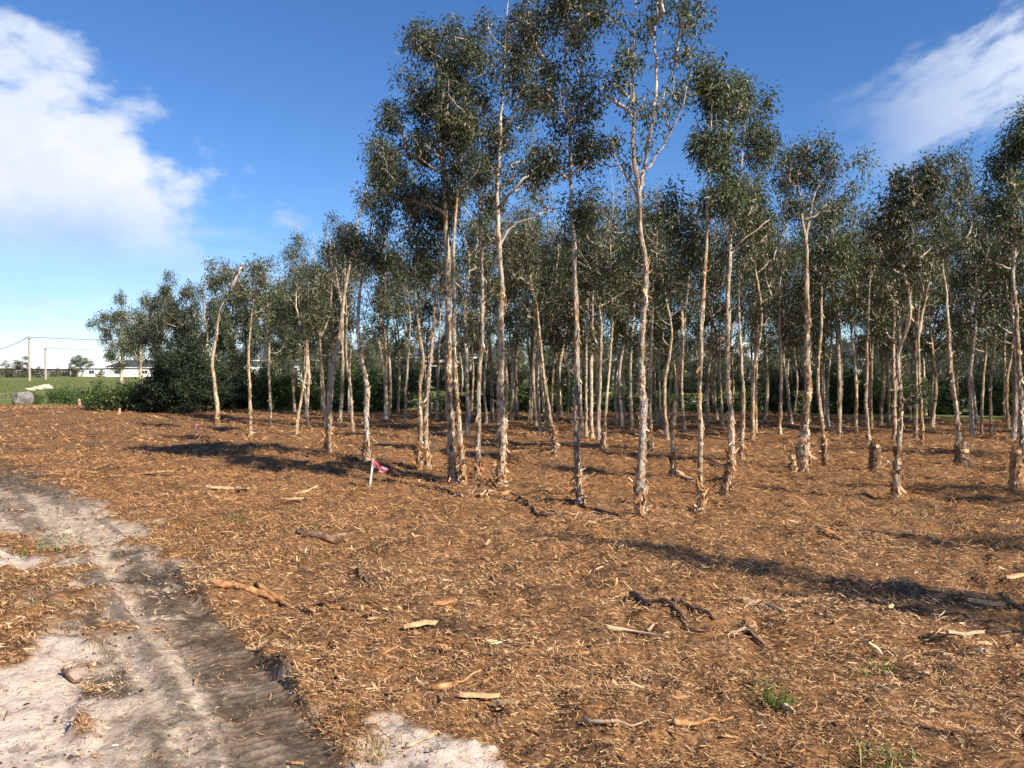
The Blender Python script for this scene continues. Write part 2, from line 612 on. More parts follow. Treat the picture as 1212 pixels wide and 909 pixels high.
M['grass'] = mat_leaf('grass blade', [(0.0, (0.07, 0.13, 0.015)), (0.5, (0.12, 0.22, 0.03)), (0.85, (0.20, 0.27, 0.06)), (1.0, (0.38, 0.32, 0.14))], 0.35, 0.5)
M['dry'] = mat_leaf('dry grass blade', [(0.0, (0.20, 0.13, 0.05)), (0.5, (0.38, 0.27, 0.12)), (1.0, (0.55, 0.44, 0.24))], 0.25, 0.6)
M['bark'] = mat_bark()
M['flake'] = mat_chip('peeling bark', [(0.0, (0.13, 0.065, 0.035)), (0.2, (0.34, 0.17, 0.08)), (0.45, (0.52, 0.35, 0.20)), (0.75, (0.66, 0.51, 0.34)), (1.0, (0.74, 0.64, 0.49))])
M['skirt'] = mat_chip('torn bark at the foot', [(0.0, (0.10, 0.045, 0.022)), (0.3, (0.32, 0.15, 0.065)), (0.6, (0.50, 0.27, 0.125)), (0.85, (0.60, 0.42, 0.25)), (1.0, (0.70, 0.58, 0.42))])
M['twig'] = mat_noise('branch bark', [(0.3, (0.20, 0.14, 0.105)), (0.5, (0.44, 0.36, 0.29)), (0.7, (0.62, 0.54, 0.46))], 14, 0.9, 0.01, (1, 1, 0.4))
M['dead'] = mat_noise('weathered stick', [(0.3, (0.055, 0.035, 0.022)), (0.5, (0.17, 0.10, 0.06)), (0.7, (0.34, 0.23, 0.15))], 22, 0.9, 0.01)
M['wood'] = mat_noise('fresh split wood', [(0.3, (0.36, 0.21, 0.10)), (0.5, (0.56, 0.37, 0.19)), (0.7, (0.66, 0.49, 0.28))], 18, 0.8, 0.005, (1, 1, 1))
M['orange'] = mat_noise('inner bark', [(0.34, (0.12, 0.06, 0.03)), (0.5, (0.40, 0.20, 0.085)), (0.68, (0.55, 0.35, 0.18))], 14, 0.85, 0.006)
M['pale'] = mat_noise('bleached wood', [(0.3, (0.24, 0.16, 0.10)), (0.5, (0.43, 0.31, 0.20)), (0.7, (0.58, 0.45, 0.32))], 18, 0.85, 0.006)
M['rock'] = mat_noise('grey boulder', [(0.3, (0.10, 0.10, 0.095)), (0.5, (0.22, 0.215, 0.20)), (0.72, (0.38, 0.37, 0.34))], 5, 0.95, 0.06)
M['lime'] = mat_noise('pale rubble', [(0.3, (0.36, 0.33, 0.22)), (0.6, (0.60, 0.56, 0.42))], 5, 0.95, 0.05)
M['pink'] = mat_noise('pink flagging tape', [(0.3, (0.66, 0.13, 0.17)), (0.7, (0.80, 0.30, 0.33))], 10, 0.5, 0)
M['stake'] = mat_noise('painted stake', [(0.3, (0.60, 0.56, 0.52)), (0.7, (0.75, 0.72, 0.68))], 20, 0.7, 0.002)
M['peg_pink'] = mat_noise('pink painted peg', [(0.3, (0.68, 0.30, 0.27)), (0.7, (0.80, 0.48, 0.42))], 9, 0.7, 0.002)
M['wall_white'] = mat_noise('white render', [(0.3, (0.70, 0.69, 0.67)), (0.7, (0.78, 0.77, 0.75))], 2, 0.85, 0.002)
M['wall_cream'] = mat_noise('cream brick', [(0.3, (0.52, 0.47, 0.40)), (0.7, (0.60, 0.55, 0.47))], 2, 0.85, 0.002)
M['wall_grey'] = mat_noise('grey cladding', [(0.3, (0.12, 0.12, 0.125)), (0.7, (0.17, 0.17, 0.175))], 2, 0.8, 0.002)
M['roof_blue'] = mat_noise('blue grey steel roof', [(0.3, (0.09, 0.11, 0.14)), (0.7, (0.13, 0.15, 0.18))], 1.5, 0.5, 0.002, spec=0.4)
M['roof_white'] = mat_noise('white steel roof', [(0.3, (0.66, 0.67, 0.68)), (0.7, (0.74, 0.75, 0.76))], 1.5, 0.5, 0.002, spec=0.4)
M['roof_dark'] = mat_noise('charcoal tiles', [(0.3, (0.045, 0.047, 0.052)), (0.7, (0.075, 0.077, 0.083))], 1.5, 0.7, 0.004)
M['trim'] = mat_noise('white trim', [(0.3, (0.74, 0.74, 0.73)), (0.7, (0.80, 0.80, 0.79))], 2, 0.6, 0)
M['glass'] = mat_noise('window glass', [(0.3, (0.02, 0.025, 0.03)), (0.7, (0.035, 0.04, 0.05))], 1, 0.08, 0, spec=0.6)
M['door'] = mat_noise('dark door panel', [(0.3, (0.05, 0.05, 0.055)), (0.7, (0.07, 0.07, 0.075))], 2, 0.6, 0)
M['pole'] = mat_noise('pole timber', [(0.3, (0.30, 0.26, 0.21)), (0.7, (0.46, 0.42, 0.36))], 8, 0.9, 0.01, (1, 1, 0.1))
M['wire'] = mat_noise('black cable', [(0.3, (0.03, 0.03, 0.03)), (0.7, (0.05, 0.05, 0.05))], 2, 0.6, 0)
M['path'] = mat_noise('concrete', [(0.3, (0.42, 0.41, 0.39)), (0.7, (0.52, 0.51, 0.49))], 2, 0.9, 0.003)
M['fence'] = mat_noise('weathered fence timber', [(0.3, (0.16, 0.14, 0.12)), (0.7, (0.25, 0.22, 0.19))], 6, 0.9, 0.004, (1, 1, 0.2))


# ------------------------------------------------------------------ ground
def axis(lo_seg, hi_seg, fine0, fine1, d0, mid0, mid1, d1, g, lim0, lim1):
    a = list(np.arange(fine0, fine1, d0))
    b = list(np.arange(fine1, mid1, d1))
    c = list(np.arange(mid0, fine0 - d1 * 0.5, d1))
    up, s = [], d1
    x = b[-1]
    while x < lim1:
        s *= g
        x += s
        up.append(x)
    dn, s = [], d1
    x = c[0] if c else a[0]
    while x > lim0:
        s *= g
        x -= s
        dn.append(x)
    return np.array(sorted(dn) + c + a + b + up)


def build_ground():
    xs = axis(0, 0, -4.6, 1.2, 0.029, -8.6, 8.8, 0.05, 1.09, -3200, 3200)
    ys = axis(0, 0, 2.7, 6.6, 0.029, 2.3, 13.0, 0.05, 1.05, -80, 4500)
    X, Y = np.meshgrid(xs, ys)
    x, y = X.ravel(), Y.ravel()
    z = terrain(x, y)
    sand, white, patch, tread, rut, run, dark, streak = masks(x, y)
    nx, ny = len(xs), len(ys)
    idx = np.arange(nx * ny).reshape(ny, nx)
    F = np.stack([idx[:-1, :-1], idx[:-1, 1:], idx[1:, 1:], idx[1:, :-1]], -1).reshape(-1, 4)
    cx = (x[F[:, 0]] + x[F[:, 2]]) / 2
    cy = (y[F[:, 0]] + y[F[:, 2]]) / 2
    w = fbm(cx * 0.6, cy * 0.6, 3, 90) - 0.5
    far = (polysd(cx, cy, MULCH_END) + 2.5 * w) > 0
    tr = np.minimum(np.minimum(polysd(cx, cy, TRACK), polysd(cx, cy, WHITE)), linesd(cx, cy, TREAD[:6])[0] - 0.2)
    trk = (tr + 0.5 * (fbm(cx * 2.3, cy * 2.3, 4, 5) - 0.5) < 0) & ~far & (cy < 30)
    P = np.stack([x, y, z], 1)
    for name, sel, mat in (('mulched_ground', ~far & ~trk, M['ground']), ('dirt_track', trk, M['ground']), ('meadow', far, M['turf'])):
        f = F[sel]
        used, inv = np.unique(f, return_inverse=True)
        at_ = dict(sand=sand[used], white=white[used], patch=patch[used], tread=tread[used], rut=rut[used], dark=dark[used], streak=streak[used], rib=np.full(len(used), 0.35)) if name != 'meadow' else None
        tag(link(name, mesh_quads(name, P[used], inv.reshape(-1, 4), at_), mat), kind='structure')


build_ground()


def build_tread():
    """the lug prints of a tracked machine pressed into the damp soil, laid along its path"""
    T_ = np.array(TREAD)
    seg = np.linalg.norm(np.diff(T_, axis=0), axis=1)
    acc = np.r_[0, np.cumsum(seg)]
    run = np.arange(0.25, 4.3, 0.0095)
    px = np.interp(run, acc, T_[:, 0])
    py = np.interp(run, acc, T_[:, 1])
    k = np.ones(41) / 41
    px = np.convolve(np.pad(px, 20, 'edge'), k, 'valid')
    py = np.convolve(np.pad(py, 20, 'edge'), k, 'valid')
    d = np.stack([np.gradient(px), np.gradient(py)], 1)
    d /= np.linalg.norm(d, axis=1)[:, None]
    w = np.linspace(-0.215, 0.215, 27)
    X = px[:, None] + d[:, 1:2] * w[None]
    Y = py[:, None] - d[:, 0:1] * w[None]
    R = np.repeat(run[:, None], len(w), 1)
    W = np.repeat(w[None], len(run), 0)
    z = terrain(X.ravel(), Y.ravel()).reshape(X.shape)
    ph = R / 0.062 + 0.35 * (vn(X * 5, Y * 5, 77) - 0.5) + 0.25 * np.abs(W) / 0.2
    t = ph - np.floor(ph)
    lug = sstep(t, 0.10, 0.28) - sstep(t, 0.62, 0.80)                # flat topped bars with steep flanks
    worn = sstep(fbm(X * 4.2, Y * 4.2, 3, 61), 0.34, 0.58)
    ragged = sstep(0.205 + 0.05 * (fbm(X * 14, Y * 14, 2, 62) - 0.5) - np.abs(W), 0.0, 0.03)
    ends = sstep(R, 0.3, 0.7) * (1 - sstep(R, 3.3, 4.2))
    show = worn * ragged * ends
    z = z + show * (0.004 + 0.017 * lug) - 0.02 * (1 - ragged * ends) + 0.005 * (fbm(X * 40, Y * 40, 2, 63) - 0.5) * show
    x, y = X.ravel(), Y.ravel()
    mk = masks(x, y)
    n, m_ = X.shape
    idx = np.arange(n * m_).reshape(n, m_)
    F = np.stack([idx[:-1, :-1], idx[:-1, 1:], idx[1:, 1:], idx[1:, :-1]], -1).reshape(-1, 4)
    at_ = dict(sand=mk[0], white=mk[1], patch=mk[2], tread=mk[3], rut=mk[4], dark=mk[6], streak=mk[7], rib=(lug * show).ravel())
    o = link('tread_print', mesh_quads('tread_print', np.stack([x, y, z.ravel()], 1), F, at_), M['ground'], bpy.data.objects['dirt_track'])
    tag(o, 'ribbed lug prints of a tracked machine in the dark soil')


build_tread()

# concrete footpath beyond the grove
def build_path():
    V, F = [], []
    xs = np.linspace(-16, 46, 63)
    for i, x in enumerate(xs):
        yc = 43.5 + 0.8 * math.sin(x * 0.08)
        for (dy, h) in ((-0.8, -0.1), (-0.8, 0.05), (0.8, 0.05), (0.8, -0.1)):
            V.append((x, yc + dy, gz(x, yc) + h))
        if i:
            for k in range(3):
                a = (i - 1) * 4 + k
                F.append((a, a + 4, a + 5, a + 1))
    tag(link('footpath', flat_shade(mesh_quads('footpath', V, F)), M['path']), kind='structure')


build_path()


# ------------------------------------------------------------------ shredded bark lying everywhere
def strips(pts, length, width, yaw, pitch, roll, bend, cheap=False):
    """one bent strip of two quads for every point"""
    n = len(pts)
    cy, sy, cp, sp = np.cos(yaw), np.sin(yaw), np.cos(pitch), np.sin(pitch)
    d = np.stack([cy * cp, sy * cp, sp], 1)
    s = np.stack([-sy, cy, np.zeros(n)], 1)
    up = np.cross(d, s)
    w = s * np.cos(roll)[:, None] + up * np.sin(roll)[:, None]
    nn = np.cross(d, w)
    L, W, B = length[:, None] / 2, width[:, None] / 2, bend[:, None]
    side = RNG.normal(0, 0.25, n)[:, None] * L
    V = np.empty((n, 6, 3))
    e1 = RNG.uniform(0.2, 1.0, n)[:, None]
    e2 = RNG.uniform(0.2, 1.0, n)[:, None]
    V[:, 0] = pts - d * L + w * W * e1 - nn * B
    V[:, 1] = pts - d * L - w * W * e1 - nn * B
    V[:, 2] = pts + w * (W + side * 0.4)
    V[:, 3] = pts - w * (W - side * 0.4)
    V[:, 4] = pts + d * L + w * W * e2 - nn * B
    V[:, 5] = pts + d * L - w * W * e2 - nn * B
    if cheap:
        return V[:, [0, 1, 5, 4]].reshape(-1, 3), np.arange(n * 4).reshape(-1, 4)
    b = np.arange(n)[:, None] * 6
    F = np.concatenate([b + [0, 1, 3, 2], b + [2, 3, 5, 4]], 1).reshape(-1, 4)
    return V.reshape(-1, 3), F


def merge(parts):
    Vs, Fs, off = [], [], 0
    for V, F in parts:
        Vs.append(V)
        Fs.append(np.asarray(F) + off)
        off += len(V)
    return np.concatenate(Vs), np.concatenate(Fs)


def build_litter():
    zones = [  # near, far, number, length range, width range
        (2.3, 4.6, 92000, (0.010, 0.080), (0.002, 0.0065)),
        (4.6, 10.0, 114000, (0.016, 0.115), (0.0025, 0.009)),
        (7.0, 16.0, 150000, (0.022, 0.17), (0.0035, 0.014)),
        (2.3, 8.5, 1500, (0.04, 0.13), (0.010, 0.030)),        # sheets of bark
        (8.5, 20.0, 2200, (0.07, 0.26), (0.015, 0.055)),
        (16.0, 40.0, 50000, (0.05, 0.30), (0.008, 0.036)),
    ]
    out = []
    for (d0, d1, n, lr, wr) in zones:
        n2 = int(n * 1.9)
        y = np.sqrt(RNG.uniform(d0 * d0, d1 * d1, n2))
        x = RNG.uniform(-1, 1, n2) * (0.72 * y + 1.7)
        sand, white, patch, tread, rut = masks(x, y)[:5]
        open_ = np.maximum(np.maximum(sand, white), np.maximum(patch, tread))
        dens = (0.45 + 1.7 * (fbm(x * 2.1, y * 2.1, 4, 31) - 0.36)) * (1 - open_) + 0.05 * open_ + 0.18 * rut
        dens = dens * (polysd(x, y, MULCH_END) < 0.8) * (1 - 0.8 * open_ * (wr[1] > 0.025))
        if d0 == 4.6:
            dens = dens * (1 - sstep(y, 6.5, 10.0) * 0.9)
        if d0 == 7.0:
            dens = dens * (0.25 + 0.75 * sstep(y, 7.0, 9.5))
        keep = RNG.uniform(0, 1, n2) < dens
        x, y = x[keep][:n], y[keep][:n]
        k = len(x)
        t = RNG.beta(1.1, 4.0, k)
        L = lr[0] + (lr[1] - lr[0]) * t
        W = wr[0] + (wr[1] - wr[0]) * RNG.beta(1.3, 3.5, k)
        # raked by the machine: more strips lie across the view than along it
        yaw = RNG.normal(-0.35, 0.75, k) + np.where(RNG.uniform(0, 1, k) < 0.5, 0, math.pi)
        pitch = RNG.normal(0, 0.36, k)
        roll = RNG.normal(0, 0.7, k)
        z = terrain(x, y) + np.abs(np.sin(pitch)) * L * 0.42 + RNG.uniform(-0.002, 0.018, k) + 0.05 * sstep(fbm(x * 3.1, y * 3.1, 3, 37), 0.5, 0.75) * RNG.uniform(0, 1, k)
        V, F = strips(np.stack([x, y, z], 1), L, W, yaw, pitch, roll, RNG.normal(0, 0.14, k) * L, d0 > 6.5)
        out.append((V, F))
    o = link('straw_litter', flat_shade(mesh_quads('straw_litter', *merge([out[0], out[1], out[3]]))), M['chip'])
    tag(o, 'straw coloured shredded bark and twig litter over the open ground', 'mulch', kind='stuff')
    o = link('bark_litter', flat_shade(mesh_quads('bark_litter', *merge([out[2], out[4], out[5]]))), M['chip_orange'])
    tag(o, 'orange brown shredded bark litter spread under and before the grove', 'mulch', kind='stuff')


build_litter()


def build_clods():
    n = 64000
    y = np.sqrt(RNG.uniform(2.4 ** 2, 13 ** 2, n))
    x = RNG.uniform(-0.85, 0.25, n) * y
    mk = masks(x, y)
    open_ = np.maximum(np.maximum(mk[0], mk[1] * 0.35), np.maximum(mk[2] * 0.5, mk[3] * 0.7))
    keep = RNG.uniform(0, 1, n) < open_ * sstep(fbm(x * 2.4, y * 2.4, 4, 66), 0.40, 0.68)
    x, y = x[keep], y[keep]
    k = len(x)
    d = np.array([(1, 0, 0), (0, 1, 0), (-1, 0, 0), (0, -1, 0), (0, 0, 1), (0, 0, -1)], float)
    r = 0.004 + 0.024 * RNG.beta(1, 5, k)
    V = d[None] * RNG.uniform(0.55, 1.3, (k, 6, 1)) * r[:, None, None] + RNG.normal(0, 0.22, (k, 6, 3)) * r[:, None, None]
    a = RNG.uniform(0, 6.28, k)
    X = V[..., 0] * np.cos(a)[:, None] - V[..., 1] * np.sin(a)[:, None]
    Y = V[..., 0] * np.sin(a)[:, None] + V[..., 1] * np.cos(a)[:, None]
    V = np.stack([X, Y, V[..., 2] * 0.75], -1) + np.stack([x, y, terrain(x, y) + r * 0.25], 1)[:, None]
    f = np.array([(0, 1, 4), (1, 2, 4), (2, 3, 4), (3, 0, 4), (1, 0, 5), (2, 1, 5), (3, 2, 5), (0, 3, 5)])
    F = (np.arange(k)[:, None, None] * 6 + f[None]).reshape(-1, 3)
    o = link('soil_clods', flat_shade(mesh_quads('soil_clods', V.reshape(-1, 3), F)), M['clod'])
    tag(o, 'small grey clods of soil crumbled over the sandy track', 'soil', kind='stuff')


build_clods()


# ------------------------------------------------------------------ tubes, foliage, trees
def catmull(P, n):
    P = np.asarray(P, float)
    if len(P) == 2:
        t = np.linspace(0, 1, n)[:, None]
        return P[0] * (1 - t) + P[1] * t
    Q = np.vstack([2 * P[0] - P[1], P, 2 * P[-1] - P[-2]])
    L = np.r_[0, np.cumsum(np.linalg.norm(np.diff(P, axis=0), axis=1))]
    out = []
    for s in np.linspace(0, L[-1], n):
        i = min(max(np.searchsorted(L, s, side='right') - 1, 0), len(P) - 2)
        t = (s - L[i]) / max(L[i + 1] - L[i], 1e-9)
        p0, p1, p2, p3 = Q[i], Q[i + 1], Q[i + 2], Q[i + 3]
        out.append(0.5 * (2 * p1 + (p2 - p0) * t + (2 * p0 - 5 * p1 + 4 * p2 - p3) * t * t + (3 * p1 - p0 - 3 * p2 + p3) * t ** 3))
    return np.array(out)


def tube(P, R, seg, rough=0.0, seed=0, cap=True):
    P = np.asarray(P, float)
    n = len(P)
    R = np.broadcast_to(np.asarray(R, float), (n,))
    T = np.gradient(P, axis=0)
    T /= np.linalg.norm(T, axis=1)[:, None] + 1e-12
    ref = np.array([0.0, 1.0, 0.0]) if abs(T[0][1]) < 0.9 else np.array([1.0, 0.0, 0.0])
    A = np.cross(T, ref)
    A /= np.linalg.norm(A, axis=1)[:, None] + 1e-12
    B = np.cross(T, A)
    th = np.arange(seg) / seg * 2 * math.pi
    RR = np.repeat(R[:, None], seg, 1)
    if rough:
        L = np.r_[0, np.cumsum(np.linalg.norm(np.diff(P, axis=0), axis=1))]
        zz = np.repeat(L[:, None], seg, 1)
        c, s_ = np.cos(th)[None, :].repeat(n, 0), np.sin(th)[None, :].repeat(n, 0)
        nz = vn(c * 1.3 + zz * 3.1 + seed, s_ * 1.3 + zz * 2.3, seed) - 0.5
        n2 = vn(c * 2.6 + zz * 11 + seed, s_ * 2.6 - zz * 9, seed + 3) - 0.5
        n3 = vn(c * 5.5 + zz * 23 + seed, s_ * 5.5 + zz * 31, seed + 7) - 0.5
        RR = RR * (1 + rough * (0.9 * nz + 0.9 * n2 + 0.8 * n3))
    V = P[:, None, :] + RR[:, :, None] * (np.cos(th)[None, :, None] * A[:, None, :] + np.sin(th)[None, :, None] * B[:, None, :])
    V = V.reshape(-1, 3)
    i = np.arange(n - 1)[:, None] * seg
    j = np.arange(seg)[None, :]
    F = np.stack([i + j, i + (j + 1) % seg, i + seg + (j + 1) % seg, i + seg + j], -1).reshape(-1, 4)
    if cap:
        base = len(V)
        V = np.vstack([V, P[:1], P[-1:]])
        e = (n - 1) * seg
        # caps as thin quads so that the mesh stays uniform
        q = []
        for k in range(0, seg - 1, 2):
            q.append((base, (k + 2) % seg, (k + 1) % seg, k))
            q.append((base + 1, e + k, e + (k + 1) % seg, e + (k + 2) % seg))
        F = np.vstack([F, np.array(q)])
    return V, F


def leaves(C, per, rad, size, width, droop=0.7, squash=1.25, hang=0.9):
    """lance shaped leaves, each a folded rhombus, in clumps round the points C"""
    C = np.repeat(np.asarray(C, float), per, 0)
    rad = np.repeat(np.broadcast_to(np.asarray(rad, float), (len(C) // per,)), per)
    n = len(C)
    d = RNG.normal(0, 1, (n, 3))
    d /= np.linalg.norm(d, axis=1)[:, None]
    r = rad * RNG.uniform(0.05, 1.0, n) ** 0.6
    off = d * r[:, None]
    off[:, 2] *= squash
    off[:, 2] -= hang * rad * RNG.uniform(0, 0.9, n) * (RNG.uniform(0, 1, n) < 0.4)
    base = C + off
    g = d * 0.55 + RNG.normal(0, 0.55, (n, 3))
    g[:, 2] -= droop
    g /= np.linalg.norm(g, axis=1)[:, None]
    w = np.cross(g, RNG.normal(0, 1, (n, 3)))
    w /= np.linalg.norm(w, axis=1)[:, None]
    nn = np.cross(g, w)
    L = size * RNG.uniform(0.45, 1.45, n)[:, None]
    W = width * RNG.uniform(0.55, 1.35, n)[:, None] / 2
    V = np.empty((n, 4, 3))
    V[:, 0] = base
    V[:, 1] = base + g * L * 0.45 + w * W + nn * W * 0.35
    V[:, 2] = base + g * L
    V[:, 3] = base + g * L * 0.45 - w * W + nn * W * 0.35
    F = np.arange(n * 4).reshape(-1, 4)
    return V.reshape(-1, 3), F


def flakes(P, R, k, zmax, size, bias=2.0):
    """curls of loose bark standing off the trunk"""
    P = np.asarray(P, float)
    H = P[:, 2] - P[0, 2]
    u = RNG.uniform(0, 1, k) ** bias * zmax
    i = np.clip(np.searchsorted(H, u), 1, len(P) - 1)
    c = P[i]
    r = np.asarray(R)[i]
    th = RNG.uniform(0, 2 * math.pi, k)
    out = np.stack([np.cos(th), np.sin(th), np.zeros(k)], 1)
    tan = np.stack([-np.sin(th), np.cos(th), np.zeros(k)], 1)
    up = np.array([0, 0, 1.0])
    L = (size * RNG.uniform(0.5, 2.2, k))[:, None]
    W = (size * RNG.uniform(0.10, 0.32, k))[:, None]
    a = RNG.normal(0, 0.6, k)[:, None] + np.where(RNG.uniform(0, 1, k) < 0.5, 0, math.pi)[:, None]
    g = tan * np.sin(a) * 0.8 - up * np.cos(a)
    s = np.cross(out, g)
    b = c + out * (r * 0.93)[:, None]
    lift = np.abs(RNG.normal(0.18, 0.16, k))[:, None]
    V = np.empty((k, 6, 3))
    V[:, 0] = b + s * W
    V[:, 1] = b - s * W
    V[:, 2] = b + g * L * 0.5 + s * W * 1.1 + out * L * lift * 0.35
    V[:, 3] = b + g * L * 0.5 - s * W * 1.1 + out * L * lift * 0.35
    V[:, 4] = b + g * L + s * W * 0.7 + out * L * lift
    V[:, 5] = b + g * L - s * W * 0.7 + out * L * lift
    V[..., 2] = np.maximum(V[..., 2], P[0, 2] + 0.004)
    q = np.arange(k)[:, None] * 6
    F = np.concatenate([q + [0, 1, 3, 2], q + [2, 3, 5, 4]], 1).reshape(-1, 4)
    return V.reshape(-1, 3), F


def grow(trunk, rtr, clusters, rtip=0.004):
    """join every leaf clump to the tree by a rising branch; returns tubes"""
    nodes = [p for p in trunk]
    owner = [(-1, i) for i in range(len(trunk))]
    z0 = trunk[0][2]
    H = trunk[:, 2].max() - z0
    cl = np.asarray(clusters)
    ax = np.array([trunk[np.argmin(np.abs(trunk[:, 2] - c[2]))] for c in cl])
    order = np.argsort(np.linalg.norm(cl - ax, axis=1) + 0.25 * np.abs(cl[:, 2] - z0))
    paths, weight, paths_owner = [], [], []
    for ci in order:
        c = cl[ci]
        N = np.array(nodes)
        d = c - N
        hd = np.hypot(d[:, 0], d[:, 1])
        dist = np.linalg.norm(d, axis=1)
        cost = dist + 1.8 * np.maximum(0, 0.55 * hd - d[:, 2]) + 5.0 * (N[:, 2] - z0 < 0.30 * H)
        b = int(np.argmin(cost))
        p0 = N[b]
        L = max(np.linalg.norm(c - p0), 0.02)
        k = max(3, int(L / 0.13) + 2)
        ctl = p0 + (c - p0) * np.array([0.62, 0.62, 0.32]) + RNG.normal(0, 0.06 * L, 3)
        t = np.linspace(0, 1, k)[:, None]
        path = p0 * (1 - t) ** 2 + 2 * ctl * t * (1 - t) + c * t * t
        path[1:-1] += RNG.normal(0, 0.012, (k - 2, 3))
        pid = len(paths)
        paths.append(path)
        weight.append([1.0] * k)
        up = owner[b]
        while up[0] >= 0:                       # thicken everything below
            for q in range(up[1] + 1):
                weight[up[0]][q] += 1
            up = paths_owner[up[0]]
        paths_owner.append(owner[b])
        for q in range(1, k):
            nodes.append(path[q])
            owner.append((pid, q))
    out = []
    for path, w, ow in zip(paths, weight, paths_owner):
        R = rtip * np.array(w) ** 0.55 * np.linspace(1.0, 0.7, len(w))
        if ow[0] < 0:
            R = np.minimum(R, rtr[ow[1]] * 0.8)
        out.append((path, R))
    return out


def crown_points(ells, n):
    vol = np.array([e[3] * e[4] * e[5] for e in ells]) ** 0.75
    cnt = np.maximum(1, np.round(n * vol / vol.sum()).astype(int))
    out = []
    for (cx, cy, cz, rx, ry, rz), k in zip(ells, cnt):
        d = RNG.normal(0, 1, (k, 3))
        d /= np.linalg.norm(d, axis=1)[:, None]
        r = RNG.uniform(0.08, 1, k) ** 0.42
        out.append(np.stack([cx + d[:, 0] * r * rx, cy + d[:, 1] * r * ry, cz + d[:, 2] * r * rz], 1))
    C = np.concatenate(out)
    A = C[RNG.permutation(len(C))[:max(4, len(C) // 8)]]          # foliage gathers in sprays with gaps between
    q = A[np.argmin(((C[:, None] - A[None]) ** 2).sum(-1), 1)]
    return C + (q - C) * RNG.uniform(0.25, 0.75, len(C))[:, None]


def make_tree(label, base, trunk, r0, ells, ncl, per, rad, lsize, lwidth, group=None, detail=1, name='paperbark_tree', leafmat='leaf',
              nflake=90, flake_h=1.3, cat='tree', flare=0.4, rtop=0.35, rtip=0.0055, swell=(), limbs=()):
    """trunk: points relative to the base; ells: crown ellipsoids relative to the base"""
    root = empty(name, base, label, cat, group)
    tr = np.asarray(trunk, float)
    H = tr[-1][2]
    n = max(8, int(H / (0.038 if detail else 0.12)))
    P = catmull(tr, n)
    P[1:, :2] += ((fbm(P[1:, 2] * 2.3 + base[0] * 9, P[1:, 2] * 0 + base[1], 3, 3) - 0.5) * r0 * 0.9)[:, None] * np.array([1, -0.6])
    z = np.clip(P[:, 2] / H, 0, 1)
    R = r0 * (1 - z) ** 0.95 * (1 - rtop) + r0 * rtop * (1 - z) + 0.004
    R *= 1 + flare * np.exp(-P[:, 2] / (0.06 + 0.8 * r0))
    for (hz_, k, wd) in swell:
        R *= 1 + k * np.exp(-((P[:, 2] - hz_) / wd) ** 2)
    P = np.vstack([P[0] - np.array([0, 0, 0.12]), P])
    R = np.r_[R[0], R]
    seed = int(abs(base[0] * 131 + base[1] * 57)) % 997
    link('trunk', mesh_quads('trunk', *tube(P, R, 14 if detail else 8, 0.5 if detail else 0.35, seed)), M['bark'], root)
    C = crown_points(ells, ncl)
    NP, NR = P[1:], R[1:]
    for lp, lr in limbs:
        q = catmull(lp, max(6, int(np.linalg.norm(np.diff(lp, axis=0), axis=1).sum() / 0.08)))
        b = P[np.argmin(np.linalg.norm(P - q[0], axis=1))]
        q[0] = b
        q[1:-1] += RNG.normal(0, 0.008, (len(q) - 2, 3))
        qr = np.linspace(lr, lr * 0.4, len(q))
        link('limb', mesh_quads('limb', *tube(q, qr, 9, 0.35, seed + 3)), M['twig'], root)
        NP, NR = np.vstack([NP, q[2:]]), np.r_[NR, qr[2:]]
    br = grow(NP, NR, C, rtip)
    link('branches', mesh_quads('branches', *merge([tube(p, r, 5 if detail else 4, cap=False) for p, r in br])), M['twig'], root)['kind'] = 'stuff'
    # foliage sits at branch tips and along the outer half of the branches
    extra = [p[max(1, int(len(p) * 0.6))] for p, _ in br if len(p) > 4]
    C2 = np.vstack([C, np.array(extra)]) if extra else C
    C2 = C2 + RNG.normal(0, 0.05, C2.shape)
    link('crown', flat_shade(mesh_quads('crown', *leaves(C2, per, rad * RNG.uniform(0.6, 1.35, len(C2)), lsize, lwidth))), M[leafmat], root)
    if nflake and detail:
        k = int(30 + 900 * r0)
        sk = link('bark_skirt', flat_shade(mesh_quads('bark_skirt', *flakes(P[1:], R[1:], k, random.uniform(0.25, 0.55), 0.075, 1.3))), M['skirt'], root)
        tag(sk, kind='stuff')
    if nflake:
        pb = link('peeling_bark', flat_shade(mesh_quads('peeling_bark', *flakes(P[1:], R[1:], nflake, min(flake_h * 2.2, H * 0.8), 0.035 + 0.3 * r0))), M['flake'], root)
        tag(pb, kind='stuff')
    return root


